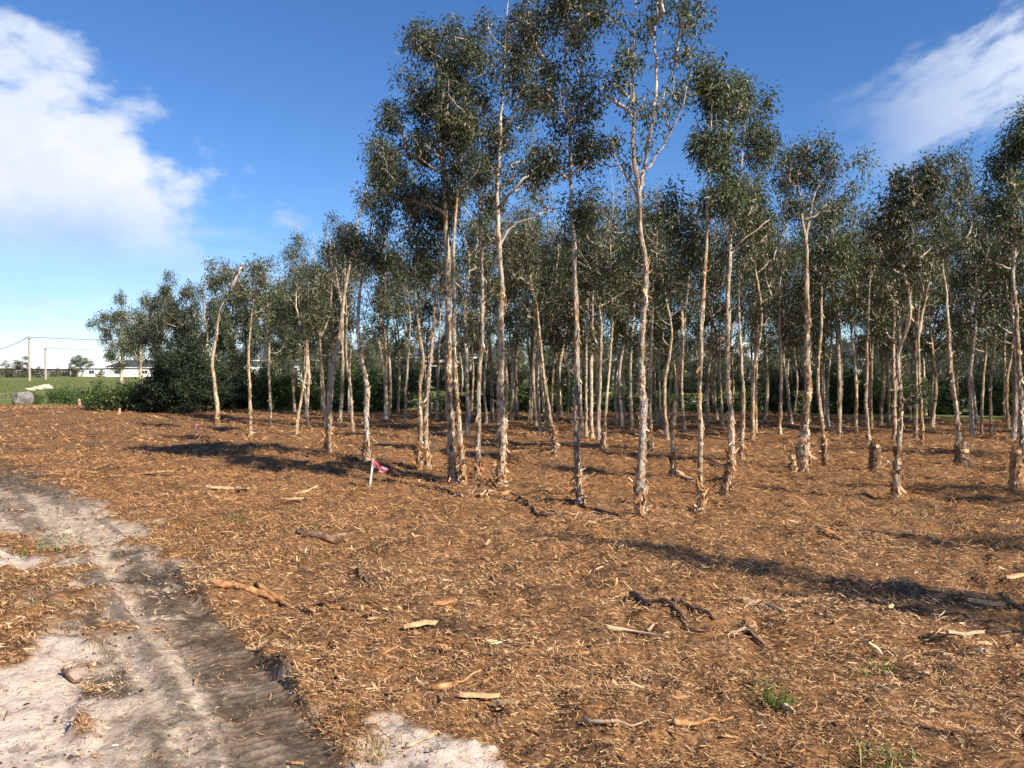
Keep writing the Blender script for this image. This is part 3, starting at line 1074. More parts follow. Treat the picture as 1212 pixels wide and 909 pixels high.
def px_tree(label, pts, w, ells, ncl=60, per=70, rad=0.24, lsize=0.066, lwidth=0.0205, group=None, detail=1, nflake=110, depth_wander=0.12, dens=1.25, leaders=(), cmul=2.1, rmul=0.72, **kw):
    """pts: photograph pixels up the trunk, the first one on the ground; ells: (px, py, rx, ry) of the crown lobes.
    Everything stands at the distance where the foot meets the ground."""
    g = ground_at(*pts[0])
    Y = g.y
    s = Y / FPX
    tr = [np.zeros(3)]
    for k, p in enumerate(pts[1:]):
        q = at(p[0], p[1], Y) - np.array(g)
        q[1] += depth_wander * random.uniform(-1, 1) * min(1, q[2] / 2)
        tr.append(q)
    E = []
    for (ex, ey, rx, ry) in ells:
        c = at(ex, ey, Y) - np.array(g)
        E.append((c[0], c[1] + random.uniform(-0.25, 0.25) * rx * s, c[2], rx * s, rx * s * random.uniform(0.85, 1.15), ry * s))
    LM = []
    for lp, lw in leaders:
        q = np.array([at(a, b, Y) - np.array(g) for a, b in lp])
        q[1:, 1] += np.cumsum(RNG.normal(0, 0.10, len(q) - 1))
        LM.append((q, lw * s / 2 * 0.72))
    kw['limbs'] = LM
    return make_tree(label, g, tr, w * s / 2 * 0.66, E, int(ncl * cmul), max(8, int(per * dens / cmul)), rad * rmul, lsize, lwidth, group, detail, nflake=int(nflake * 2.2), **kw)


def auto_ells(x0, yb, x1, yt, R):
    """crown lobes from the lowest foliage (x0,yb) to the top (x1,yt)"""
    out = []
    n = 4
    for i in range(n):
        t = (i + 0.5) / n
        prof = (0.55, 0.95, 1.0, 0.62)[i]
        out.append((x0 + (x1 - x0) * t + random.uniform(-0.35, 0.35) * R, yb + (yt - yb) * t, R * prof * random.uniform(0.85, 1.15), abs(yb - yt) / n * 0.78))
    return out


# ---- the trees one can follow from foot to crown
G_FRONT = 'paperbarks along the front of the grove'
px_tree('tall pale paperbark with forked sparse crown at the front edge of the grove',
        [(760, 610), (759, 560), (761, 500), (760, 420), (763, 340), (759, 270), (755, 228), (749, 190), (751, 130), (748, 70), (752, -20)], 13.5,
        [(745, 60, 34, 70), (790, 20, 40, 55), (770, 110, 40, 60), (815, 90, 22, 60), (725, 120, 26, 55), (740, 180, 36, 26), (820, 0, 24, 26), (755, -25, 50, 30)],
        leaders=(([(757, 232), (764, 197), (771, 141), (777, 99), (776, 35), (782, -20)], 7.0), ([(763, 205), (786, 170), (801, 140), (808, 110)], 4.2),
                 ([(757, 240), (745, 215), (731, 195), (722, 165)], 4.5), ([(772, 141), (795, 90), (806, 40)], 4)),
        ncl=96, per=40, rad=0.19, group=G_FRONT, nflake=170, rtip=0.0062, swell=((0.28, 0.55, 0.10), (0.1, -0.3, 0.06)))
px_tree('slender paperbark with shaggy bark hanging at its foot, tall leafy crown',
        [(687, 596), (684, 565), (681, 500), (683, 430), (682, 360), (679, 300), (676, 240), (673, 160), (668, 80), (672, 0), (678, -40)], 10.5,
        [(660, 30, 46, 60), (690, -10, 46, 50), (672, 120, 44, 60), (690, 190, 34, 50), (655, 200, 30, 40), (680, 250, 30, 22)],
        ncl=115, per=84, rad=0.22, group=G_FRONT, nflake=150)
px_tree('paperbark with long low side branches and shredded bark cuff, dense crown',
        [(593, 573), (594, 520), (592, 470), (593, 400), (594, 340), (591, 285), (589, 230), (592, 160), (596, 90), (600, 20), (604, -15)], 13,
        [(596, 50, 40, 55), (625, 20, 36, 45), (605, 120, 42, 50), (585, 190, 34, 34), (630, 200, 36, 26), (655, 190, 20, 20), (640, 90, 34, 50), (650, 250, 14, 14)],
        leaders=(([(590, 245), (613, 225), (634, 202), (650, 178)], 5.5), ([(591, 292), (606, 268), (627, 260), (655, 247)], 4.5), ([(593, 160), (618, 110), (632, 50)], 5)),
        ncl=105, per=82, rad=0.22, group=G_FRONT, nflake=190, swell=((0.75, 0.35, 0.12),))
px_tree('thick reddish trunk paired with a thinner stem, broad dark crown to the left',
        [(537, 572), (534, 520), (532, 440), (530, 350), (529, 285), (525, 220), (520, 150), (516, 90), (514, 40)], 14,
        [(510, 70, 44, 40), (480, 120, 40, 34), (530, 60, 42, 40), (505, 150, 50, 44), (455, 165, 24, 24), (470, 200, 40, 30), (535, 130, 36, 50), (510, 230, 42, 34), (450, 225, 22, 24)],
        ncl=185, per=90, rad=0.23, group=G_FRONT, nflake=170)
px_tree('thinner stem leaning against the thick reddish paperbark trunk',
        [(549, 572), (546, 530), (543, 490), (539, 430), (537, 370), (537, 300), (540, 240), (548, 160), (552, 90), (555, 45)], 9,
        [(552, 75, 32, 36), (545, 130, 34, 40), (550, 190, 30, 36)], ncl=55, per=80, rad=0.22, group=G_FRONT, nflake=90)
px_tree('dark grey paperbark stem with a ragged bark sleeve, between two thicker trunks',
        [(566, 562), (566, 500), (568, 440), (571, 380), (570, 320), (568, 265), (570, 200), (573, 140), (575, 90)], 8.5,
        [(574, 110, 30, 40), (566, 170, 30, 36), (572, 225, 26, 26)], ncl=55, per=80, rad=0.21, group=G_FRONT, nflake=80)
px_tree('straight thin white paperbark with chewed bark halfway up its lower trunk',
        [(829, 604), (830, 545), (829, 470), (829, 390), (833, 310), (836, 265), (838, 200), (840, 140), (843, 80)], 9,
        [(842, 85, 24, 30), (850, 130, 32, 40), (838, 180, 24, 40), (848, 235, 26, 30)], ncl=70, per=80, rad=0.20, group=G_FRONT, nflake=110)
px_tree('twin-topped paperbark beside a charred stump, one bare limb reaching out',
        [(864, 570), (865, 520), (864, 450), (862, 370), (862, 310), (866, 260), (874, 200), (882, 140), (888, 105)], 11,
        [(885, 125, 30, 30), (892, 180, 30, 40), (868, 110, 26, 36), (878, 240, 34, 36), (905, 150, 20, 34), (862, 190, 26, 36), (895, 275, 28, 24)],
        leaders=(([(862, 300), (878, 284), (904, 264)], 4), ([(864, 290), (856, 240), (862, 180), (867, 120)], 6.5)),
        ncl=105, per=80, rad=0.21, group=G_FRONT, nflake=120)
px_tree('stout shaggy trunk with flat bunched crown on a high white fork',
        [(950, 558), (951, 520), (955, 470), (956, 400), (953, 340), (952, 290), (946, 250), (943, 215), (950, 180)], 15,
        [(950, 195, 30, 24), (975, 205, 24, 22), (935, 200, 22, 20), (962, 180, 28, 14), (948, 250, 24, 18), (985, 240, 16, 20)],
        leaders=(([(952, 292), (958, 262), (962, 232), (975, 207)], 6), ([(958, 262), (975, 245), (985, 236)], 3.5)),
        ncl=85, per=60, rad=0.22, group=G_FRONT, nflake=170, swell=((0.3, 0.5, 0.16),))
px_tree('crooked paperbark with a leafy sprig hanging off its lower trunk',
        [(1060, 592), (1062, 560), (1064, 520), (1066, 470), (1067, 420), (1073, 375), (1075, 340), (1070, 300), (1072, 265), (1080, 225), (1088, 190)], 8.5,
        [(1085, 205, 26, 24), (1065, 225, 24, 24), (1060, 265, 28, 26), (1095, 240, 24, 30), (1078, 300, 30, 26), (1084, 462, 13, 16)],
        leaders=(([(1070, 325), (1060, 312), (1045, 288)], 4), ([(1071, 300), (1085, 306), (1103, 294)], 4.5)),
        ncl=95, per=62, rad=0.21, group=G_FRONT, nflake=130, swell=((0.28, 0.6, 0.08),))
px_tree('long reddish trunk slanting right across its neighbours into high foliage',
        [(388, 536), (390, 480), (395, 440), (402, 390), (406, 350), (416, 300), (427, 250), (440, 200), (450, 165)], 10.5,
        [(450, 180, 20, 26), (436, 230, 18, 20), (466, 200, 24, 30)], ncl=40, per=70, rad=0.26, group=G_FRONT, nflake=100)
px_tree('bent paperbark with a broken kink halfway up, white upper limb',
        [(434, 548), (434, 500), (434, 455), (426, 405), (424, 370), (430, 325), (436, 290), (442, 255), (446, 225)], 10,
        [(448, 250, 20, 30), (430, 290, 22, 24), (410, 285, 20, 22), (455, 300, 20, 24)], ncl=60, per=64, rad=0.26, group=G_FRONT, nflake=90)
px_tree('left stem of a close pair of shaded trunks with orange inner bark low down',
        [(497, 556), (498, 510), (497, 460), (502, 425), (496, 390), (492, 340), (494, 290), (498, 250)], 8,
        [(496, 270, 26, 26), (488, 310, 24, 26), (500, 235, 22, 24)], ncl=60, per=66, rad=0.25, group=G_FRONT, nflake=90)
px_tree('right stem of a close pair of shaded trunks, forking as it leans away',
        [(506, 556), (504, 505), (508, 450), (512, 400), (516, 350), (520, 310), (522, 270), (524, 240)], 8,
        [(522, 275, 22, 28), (514, 315, 20, 22), (526, 245, 20, 20)], ncl=48, per=66, rad=0.25, group=G_FRONT, nflake=90)
px_tree('paperbark on a swollen upturned root ball with dangling roots',
        [(1137, 540), (1134, 510), (1131, 480), (1124, 410), (1120, 345), (1118, 300), (1124, 250), (1130, 200), (1132, 175)], 8,
        [(1130, 195, 24, 26), (1115, 235, 26, 28), (1140, 240, 26, 30), (1122, 285, 30, 26)], ncl=85, per=70, rad=0.24, group=G_FRONT, nflake=120, swell=((0.12, 1.1, 0.16),))
px_tree('paperbark with orange stripped base at the grove side where shade thickens',
        [(1206, 575), (1208, 520), (1209, 450), (1206, 370), (1203, 300), (1202, 250), (1198, 200), (1196, 155)], 9.5,
        [(1198, 165, 26, 26), (1212, 190, 30, 30), (1190, 220, 28, 30), (1225, 150, 26, 30), (1205, 260, 34, 30), (1175, 185, 14, 12)], ncl=120, per=76, rad=0.23, group=G_FRONT, nflake=120)

# ---- middle of the grove: (label, trunk pixels, width, top, crown half width, crown bottom)
MID = [
    ('thin straight paperbark with pink bark, one stem behind the white one', [(797, 566), (797, 510), (802, 450), (806, 400), (808, 350), (808, 310)], 7, (806, 225), 28, 340),
    ('grey white paperbark with ragged hem of bark just behind the charred stump', [(877, 540), (879, 470), (877, 380), (875, 330)], 6.5, (885, 225), 30, 340),
    ('paperbark leaning off a dark burnt stump with a low spread of limbs', [(657, 530), (650, 490), (642, 430), (635, 360), (630, 345)], 7.5, (622, 262), 30, 350),
    ('two-stemmed looking paperbark joined to the burnt stump tree', [(647, 512), (641, 450), (640, 420), (644, 360)], 5.5, (650, 280), 26, 360),
    ('wavy pale trunk broken off short above a burnt foot', [(715, 528), (716, 500), (719, 470), (725, 400), (724, 360)], 5, (722, 260), 26, 370),
    ('orange footed trunk with twin stems in the middle of the grove', [(701, 520), (700, 450), (702, 350), (704, 320)], 7, (706, 232), 28, 345),
    ('slim partner stem beside the orange footed trunk', [(694, 516), (694, 450), (695, 380), (697, 340)], 5, (690, 245), 26, 350),
    ('trunk half hidden behind the tall pale forked tree, orange bark peeling', [(770, 535), (770, 450), (772, 380), (776, 330)], 6.5, (780, 235), 28, 345),
    ('slanting paperbark behind the thin straight pink one', [(811, 512), (807, 470), (808, 420), (812, 350)], 5, (822, 240), 26, 350),
    ('reddish paperbark standing in dapple behind the grey white one', [(895, 512), (894, 430), (896, 350)], 6, (905, 240), 26, 345),
    ('curved paperbark with a torn orange butt next to the stout shaggy trunk', [(936, 502), (932, 460), (925, 415), (919, 385), (918, 340)], 6, (912, 262), 26, 365),
    ('thin grey stem right beside the stout shaggy trunk with split bark foot', [(977, 552), (972, 500), (969, 450), (971, 380), (976, 330)], 7, (990, 240), 28, 345),
    ('plain pale stem in the gap left of the tall split stump', [(1013, 514), (1012, 450), (1010, 390), (1012, 350)], 5.5, (1006, 240), 28, 350),
    ('pale forked stem rising behind the tall split stump', [(1028, 520), (1025, 470), (1025, 400), (1027, 340)], 6, (1038, 242), 28, 335),
    ('low orange stemmed paperbark behind the one with the leafy sprig', [(1084, 516), (1085, 470), (1087, 400)], 6, (1092, 262), 28, 360),
    ('dark footed grey stem behind the leafy sprig', [(1092, 528), (1091, 480), (1090, 400), (1094, 350)], 5.5, (1110, 255), 28, 350),
    ('bright thin stem with small knots, alone against deep shade', [(1174, 517), (1173, 460), (1175, 400), (1172, 370)], 5, (1168, 235), 30, 360),
    ('shadowed leaning stem next to the knotty thin one', [(1191, 507), (1189, 440), (1190, 380)], 5.5, (1190, 260), 30, 370),
    ('brown paperbark with bark ring low on its trunk behind the paired trunks', [(553, 508), (553, 450), (552, 400), (553, 350)], 6.5, (556, 262), 26, 350),
    ('double-butted paperbark with hollow peeled foot', [(582, 497), (582, 440), (577, 390), (573, 330)], 7, (572, 268), 26, 350),
    ('thin paperbark by the last shrubs, right of the shredded bark cuff', [(611, 492), (611, 440), (611, 390), (608, 350)], 5.5, (606, 255), 28, 350),
    ('knotty paperbark with stub limbs, behind the burnt stump trees', [(627, 499), (629, 440), (630, 380)], 6.5, (632, 240), 30, 350),
    ('dark footed paperbark with V-fork over green shrubs', [(457, 494), (457, 440), (455, 400), (450, 370), (452, 330)], 7, (456, 258), 28, 350),
    ('short-boled paperbark with small fork right of the slanting trunk', [(418, 510), (414, 460), (410, 420), (411, 380)], 5.5, (408, 268), 26, 355),
    ('upright pale stem tucked behind the slanting trunk', [(402, 500), (405, 460), (406, 400), (405, 360)], 7, (404, 262), 24, 350),
    ('leaning white stem of the V pair by the shrubs', [(350, 514), (357, 470), (361, 440), (363, 400)], 5, (365, 335), 20, 400),
    ('upright white stem of the V pair by the shrubs', [(366, 504), (362, 470), (361, 440), (360, 400)], 5, (352, 328), 20, 398),
    ('thin stem in line with the slanting trunk foot', [(385, 505), (382, 450), (379, 400)], 5, (376, 316), 22, 400),
    ('slim yellowish stem in front of the green shrubs', [(320, 506), (318, 450), (316, 400)], 5.5, (330, 330), 22, 395),
    ('thin white stem standing forward of the green shrubs', [(297, 516), (296, 460), (293, 420), (299, 355)], 6.5, (308, 308), 24, 370),
    ('pale elbowed paperbark in front of the dark thicket', [(258, 500), (255, 465), (253, 430), (256, 390), (262, 365), (272, 345)], 7.5, (262, 305), 22, 350),
    ('thin grey stem behind the close pair of shaded trunks', [(479, 500), (482, 440), (486, 380)], 5.5, (476, 300), 26, 370),
    ('slight stem in the gap left of the thick reddish trunk', [(517, 497), (519, 440), (521, 370)], 5, (520, 290), 26, 360),
    ('faint stem between the slender shaggy footed tree and the pale forked one', [(738, 500), (738, 440), (740, 370)], 5, (742, 250), 28, 350),
    ('leaning stem in deep shade right of the root ball tree', [(1156, 500), (1152, 440), (1150, 380)], 5.5, (1150, 230), 30, 360),
    ('slim stem behind the crooked sprig tree', [(1052, 505), (1050, 440), (1046, 370)], 5, (1052, 262), 28, 350),
    ('light barked stem in the gap right of the stout shaggy trunk', [(994, 505), (996, 450), (992, 380)], 5, (975, 262), 26, 350),
    ('short stem by the grass strip left of the reddish dappled one', [(855, 503), (853, 440), (851, 380)], 5, (850, 262), 26, 350),
    ('slim stem behind the straight white tree', [(836, 506), (839, 450), (843, 380)], 5, (846, 250), 26, 350),
]
rf_ = random.Random(3)


def fork(x0, y0, top, R, w):
    if rf_.random() < 0.25:
        return ()
    sd = rf_.choice((-1, 1))
    dy = y0 - top[1]
    a = [(x0, y0), (x0 + sd * R * 0.30, y0 - dy * 0.25), (x0 + sd * R * 0.55, y0 - dy * 0.55), (x0 + sd * R * 0.65, y0 - dy * 0.85)]
    out = [(a, w * 0.8)]
    if rf_.random() < 0.6:
        out.append(([(x0 - sd * 1, y0 - dy * 0.12), (x0 - sd * R * 0.45, y0 - dy * 0.3), (x0 - sd * R * 0.75, y0 - dy * 0.6)], w * 0.55))
    return out


for (lab, pts, w, top, R, cb) in MID:
    x0, y0 = pts[-1]
    dist = EYE * FPX / (pts[0][1] - 440)
    pts = pts + [(x0 * 0.45 + top[0] * 0.55, y0 * 0.5 + top[1] * 0.5), top]
    px_tree(lab, pts, w, auto_ells(x0 * 0.6 + top[0] * 0.4, cb, top[0], top[1], R), ncl=56, per=36, rad=0.27, lsize=0.092, lwidth=0.026,
            leaders=fork(x0, y0, top, R, w), group='paperbark stems in the middle of the grove', detail=0 if dist > 19 else 1, nflake=50, leafmat='leaf', rtip=0.006)

# ---- the back of the grove: a few individuals, copied
protos = []
for k in range(6):
    H = 7.2
    tr = [(0, 0, 0)] + [(random.uniform(-0.16, 0.16) * (i + 1) * 0.6, random.uniform(-0.16, 0.16) * (i + 1) * 0.6, H * (i + 1) / 5) for i in range(5)]
    tr[-1] = (tr[-2][0] * 0.8, tr[-2][1] * 0.8, H)
    E = []
    for i in range(5):
        z = H * (0.37 + 0.60 * (i + 0.4) / 5)
        r = (0.75, 1.1, 1.15, 0.95, 0.5)[i] * random.uniform(0.8, 1.15)
        E.append((random.uniform(-0.35, 0.35) + tr[3][0] * 0.5, random.uniform(-0.35, 0.35), z, r, r, 0.62))
    protos.append((tr, E))
back_roots = []
spots = []
rr = random.Random(5)
tries = 0
MIDPOS = []
while len(spots) < 96 and tries < 20000:
    tries += 1
    Y = rr.uniform(19.5, 33.0)
    x = rr.uniform(-8.5, 0.80 * Y + 2)
    if x < -8 + (Y - 19) * 0.0 and Y < 24:
        continue
    if x < -2 and Y < 25:
        continue
    if all((x - a) ** 2 + (Y - b) ** 2 > 1.05 ** 2 for a, b in spots):
        spots.append((x, Y))
for x in (-2, 1.5, 5, 8.5, 12, 16, 20, 24, 27, 30):           # stragglers behind the shrubs
    spots.append((x + rr.uniform(-1, 1), rr.uniform(36.5, 41)))
LAND = [(258, 'the pale elbowed stem'), (297, 'the thin white forward stem'), (352, 'the V pair of white stems'), (395, 'the slanting reddish trunk'),
        (434, 'the bent broken-kinked tree'), (457, 'the V-forked tree by the shrubs'), (500, 'the close pair of shaded trunks'), (540, 'the thick reddish trunk'),
        (568, 'the dark grey sleeved stem'), (593, 'the shredded bark cuff tree'), (630, 'the knotty stub limbed tree'), (655, 'the burnt stump tree'),
        (685, 'the slender shaggy footed tree'), (712, 'the short wavy burnt footed trunk'), (760, 'the tall pale forked tree'), (798, 'the thin pink barked stem'),
        (829, 'the straight thin white tree'), (862, 'the tree with the charred stump'), (880, 'the grey white ragged hemmed tree'), (930, 'the curved tree with torn orange butt'),
        (952, 'the stout shaggy trunk'), (974, 'the grey stem with split foot'), (1012, 'the plain pale stem'), (1032, 'the tall split stump'), (1062, 'the crooked tree with the sprig'),
        (1090, 'the dark footed grey stem'), (1133, 'the root ball tree'), (1174, 'the knotty bright thin stem'), (1207, 'the orange stripped base tree')]
ORD = ('first', 'second', 'third', 'fourth', 'fifth', 'sixth', 'seventh', 'eighth', 'ninth', 'tenth', 'eleventh', 'twelfth', 'thirteenth', 'fourteenth')
NTH = {}


def past(fmt, x, Y):
    """a label that counts the things of a kind seen past one named tree"""
    px = 606 + x / Y * FPX
    j = min(range(len(LAND)), key=lambda q: abs(LAND[q][0] - px))
    r = NTH.get((fmt, j), 0)
    NTH[(fmt, j)] = r + 1
    return fmt % (ORD[min(r, 13)], LAND[j][1])



def back_labels(sp):
    key = []
    for (x, Y) in sp:
        px = 606 + x / Y * FPX
        key.append(min(range(len(LAND)), key=lambda j: abs(LAND[j][0] - px)) if px < 1240 else -1)
    out = [None] * len(sp)
    for j in set(key):
        mem = sorted([i for i in range(len(sp)) if key[i] == j], key=lambda i: sp[i][1])
        for r, i in enumerate(mem):
            if j < 0:
                out[i] = 'slender paperbark where the grove goes on past the orange stripped base tree'
            else:
                out[i] = 'slender back row paperbark, %s one behind %s' % (ORD[r], LAND[j][1])
    return out


BL = back_labels(spots)
for i, (x, Y) in enumerate(spots):
    BACK_LABEL = BL[i]
    k = i % len(protos)
    loc = (x, Y, gz(x, Y))
    sc = rr.uniform(0.86, 1.08)
    if i < len(protos):
        tr, E = protos[k]
        o = make_tree(BACK_LABEL, loc, tr, 0.055, E, 180, 25, 0.22, 0.11, 0.031, 'paperbarks in the back rows of the grove', 0, leafmat='leaf_far', nflake=40, rtip=0.006)
        o.scale = (sc, sc, sc)
        back_roots.append(o)
    else:
        copy_tree(back_roots[k], loc, rr.uniform(0, 6.28), (sc * rr.uniform(0.75, 1.1), sc * rr.uniform(0.75, 1.1), sc), label=BACK_LABEL)
# ---- the grove goes on beyond the right of the picture; their shadows fall into it
for i, (x, y) in enumerate([(6.9, 2.75), (7.35, 2.35), (9.0, 3.9), (12.4, 4.6), (10.8, 7.4), (14.0, 9.0), (13.2, 12.5), (17.5, 13.0), (16.5, 17.0), (20.0, 18.5)]):  # second tree is added in line with the sun to deepen the first's shadow
    copy_tree(back_roots[i % 6], (x, y, gz(x, y)), rr.uniform(0, 6.28), ((0.46, 0.46, 0.90), (0.42, 0.42, 0.95), (0.45, 0.45, 0.84))[i] if i < 3 else (0.8, 0.8, 0.88),  # first three crowns are squeezed narrow to thin the shadows they throw
              label='unseen paperbark past the side of the cleared ground, throwing a long shadow across the mulch', group='paperbarks past the side of the clearing')

# ------------------------------------------------------------------ shrubs
def make_bush(name, label, cat, loc, w, h, ncl, per, lsize, lwidth, mat, group=None, droop=0.2, rad=0.26):
    root = empty(name, loc, label, cat, group)
    d = RNG.normal(0, 1, (ncl, 3))
    d /= np.linalg.norm(d, axis=1)[:, None]
    r = RNG.uniform(0.1, 1, ncl) ** 0.4
    C = d * r[:, None] * np.array([w / 2, w / 2, h * 0.48]) + np.array([0, 0, h * 0.46])
    C[:, 2] = np.maximum(C[:, 2], 0.12 * h)
    C[:, 2] *= 0.52 + 0.95 * vn(C[:, 0] * 1.9 + loc[0], C[:, 1] * 1.9 + loc[1], 4)
    st = []
    for k in range(7):
        a = k / 7 * 6.28
        tip = np.array([math.cos(a) * w * 0.3, math.sin(a) * w * 0.3, h * 0.72])
        P = np.array([[0.06 * math.cos(a), 0.06 * math.sin(a), -0.08], tip * [0.35, 0.35, 0.45], tip])
        st.append(tube(catmull(P, 7), np.linspace(0.022, 0.006, 7), 5, cap=False))
    link('stems', mesh_quads('stems', *merge(st)), M['dead'], root)
    link('foliage', flat_shade(mesh_quads('foliage', *leaves(C, per, rad * RNG.uniform(0.7, 1.4, ncl), lsize, lwidth, droop, 0.8, 0.2))), M[mat], root)
    return root


def reed_arrays(n, w, h, blade=0.022):
    x = RNG.normal(0, w * 0.28, n)
    y = RNG.normal(0, w * 0.28, n)
    a = RNG.uniform(0, 6.28, n)
    lean = np.abs(RNG.normal(0.65, 0.40, n))
    H = h * RNG.uniform(0.45, 1.0, n)
    d = np.stack([np.cos(a), np.sin(a), np.zeros(n)], 1)
    s = np.stack([-np.sin(a), np.cos(a), np.zeros(n)], 1) * (blade * RNG.uniform(0.6, 1.2, n) / 2)[:, None]
    b = np.stack([x, y, np.full(n, -0.02)], 1)
    up = np.array([0, 0, 1.0])
    m_ = b + up * (H * 0.6)[:, None] + d * (H * lean * 0.35)[:, None]
    t = b + up * (H * (1 - lean * 0.4))[:, None] + d * (H * lean)[:, None]
    V = np.stack([b - s, b + s, m_ + s * 0.9, m_ - s * 0.9, t + s * 0.15, t - s * 0.15], 1)
    q = np.arange(n)[:, None] * 6
    F = np.concatenate([q + [0, 1, 2, 3], q + [3, 2, 4, 5]], 1).reshape(-1, 4)
    return V.reshape(-1, 3), F


rb = random.Random(21)
bush_pool = {}


def bush(kind, loc, sx, sz, label, group):
    spec = dict(green=('leafy_shrub', 2.0, 1.5, 80, 46, 0.13, 0.05, 'leaf_bush'),
                dark=('dense_shrub', 2.6, 2.9, 150, 60, 0.13, 0.048, 'leaf_dark'),
                low=('low_shrub', 1.8, 0.9, 55, 40, 0.11, 0.045, 'leaf_bush'))[kind]
    pool = bush_pool.setdefault(kind, [])
    if len(pool) < 3:
        o = make_bush(spec[0], label, 'shrub', loc, *spec[1:], group=group)
        pool.append(o)
    else:
        o = copy_tree(rb.choice(pool), loc, rb.uniform(0, 6.28), label=label, group=group)
    o.scale = (sx, sx, sz)
    return o


def row_label(kind, x, Y, n):
    px = 606 + x / Y * FPX
    j = min(range(len(LAND)), key=lambda q: abs(LAND[q][0] - px))
    return j


# hedge-like row of green shrubs closing the grove
seen = {}
x = -12.6
while x < 25:
    for layer in (0, 1):
        Y = 33.4 + layer * 1.3 + rb.uniform(-0.4, 0.4) - max(0, x - 4) * 0.16
        xx = x + rb.uniform(-0.4, 0.4) + layer * 0.6
        if -3.6 < xx < -1.5 and layer:
            continue
        px = 606 + xx / Y * FPX
        j = min(range(len(LAND)), key=lambda q: abs(LAND[q][0] - px))
        r = seen.get(j, 0)
        seen[j] = r + 1
        kind = 'low' if (-4.2 < xx < 1.0 and rb.random() < 0.75) or 3.0 < xx < 12.5 else 'green'
        dens = 'low' if kind == 'low' else 'bushy'
        lab = '%s green shrub closing the grove, %s one beyond %s' % (dens, ORD[min(r, 8)], LAND[j][1])
        if rb.random() < 0.25:
            kind, lab = 'dark', lab.replace(dens + ' green', 'dark')
            bush(kind, (xx, Y, gz(xx, Y) - 0.03), rb.uniform(0.5, 0.8), rb.uniform(0.35, 0.75), lab, 'shrubs closing the back of the grove')
            continue
        bush(kind, (xx, Y, gz(xx, Y) - 0.03), rb.uniform(0.6, 1.15), rb.uniform(0.5, 1.35), lab, 'shrubs closing the back of the grove')
    x += rb.uniform(1.15, 1.6)

# tall dark thicket left of the grove
for k, (px, py, sx, sz, lab) in enumerate([
        (182, 489, 0.6, 0.40, 'smallest dark shrub of the thicket, facing the meadow'),
        (198, 489, 0.8, 0.6, 'dark dense shrub of the thicket beside the smallest one'),
        (216, 489, 0.9, 0.9, 'tallest black green shrub in the heart of the thicket'),
        (234, 488, 0.85, 0.78, 'dark shrub of the thicket behind the pale elbowed stem'),
        (248, 485, 0.8, 0.65, 'dark shrub ending the thicket towards the green shrubs'),
        (208, 481, 0.95, 0.95, 'dark shrub at the back of the thicket under the broad trees')]):
    g = ground_at(px, py)
    bush('dark', (g.x, g.y, g.z - 0.05), sx, sz, lab, 'dark thicket shrubs')
for k, (px, py, sx, sz, lab) in enumerate([
        (38, 478, 0.6, 0.75, 'small green shrub growing against the grey boulder'),
        (70, 477, 0.75, 0.95, 'round green shrub between the boulder and the pink pegs'),
        (88, 480, 0.8, 1.05, 'green shrub right behind the farther pink peg'),
        (108, 482, 0.85, 1.0, 'spreading green shrub on the bank between the pink pegs'),
        (128, 485, 0.95, 1.2, 'bright green shrub just behind the nearer pink peg'),
        (150, 486, 0.9, 1.3, 'shrub joining the bank to the dark thicket')]):
    g = ground_at(px, py)
    bush('low', (g.x, g.y, g.z - 0.04), sx, sz, lab, 'shrubs on the meadow bank')

# broad darker trees left of the grove and the far woods
broad = []
LEFT = [
    ('round headed tree with bare lower trunk at the meadow end of the row', 143, 466, 352, 1.0),
    ('spreading tree second from the meadow end of the row', 168, 470, 345, 1.0),
    ('leaning dark tree over the smallest thicket shrub', 186, 474, 338, 0.9),
    ('tall dark tree rising out of the thicket', 205, 476, 326, 0.9),
    ('bushy dark tree behind the heart of the thicket', 226, 477, 340, 0.9),
    ('dark tree filling the gap behind the pale elbowed stem', 243, 478, 324, 0.85),
    ('high crowned tree behind the pale elbowed stem', 274, 478, 330, 0.8),
    ('dark tree behind the thin white forward stem', 292, 476, 318, 0.75),
    ('tree with drooping crown over the green shrubs', 318, 478, 312, 0.75),
    ('tree over the green shrubs by the V pair of white stems', 340, 476, 330, 0.75),
    ('dense tree behind the V pair of white stems', 365, 477, 322, 0.75),
    ('dense tree behind the slanting reddish trunk', 392, 478, 300, 0.8),
]
for k, (lab, px, py, top, wd) in enumerate(LEFT):
    g = ground_at(px, py)
    H = at(px, top - 12, g.y)[2] - g.z
    loc = (g.x, g.y, g.z - 0.02)
    if k < 4:
        tr = [(0, 0, 0), (0.10 * random.uniform(-1, 1), 0, 1.6), (0.35 * random.uniform(-1, 1), 0.1, 3.4), (0.3 * random.uniform(-1, 1), 0, 5.2), (0, 0, 6.8)]
        E = []
        for i in range(8):
            z = 1.7 + 4.9 * (i + 0.5) / 8
            r = (0.8, 1.1, 1.3, 1.6, 1.6, 1.4, 1.1, 0.6)[i]
            E.append((random.uniform(-0.9, 0.9), random.uniform(-0.7, 0.7), z, r * random.uniform(0.75, 1.1), r, 0.65))
        o = make_tree(lab, loc, tr, 0.12, E, 250, 32, 0.28, 0.14, 0.044, 'dark trees left of the grove', 0, name='spreading_tree', leafmat='leaf', nflake=20, rtip=0.008)
        broad.append((o, 7.0))
    else:
        o = copy_tree(broad[k % 4][0], loc, rb.uniform(0, 6.28), label=lab)
    sc = H / 7.1
    o.scale = (sc * wd, sc * wd, sc)
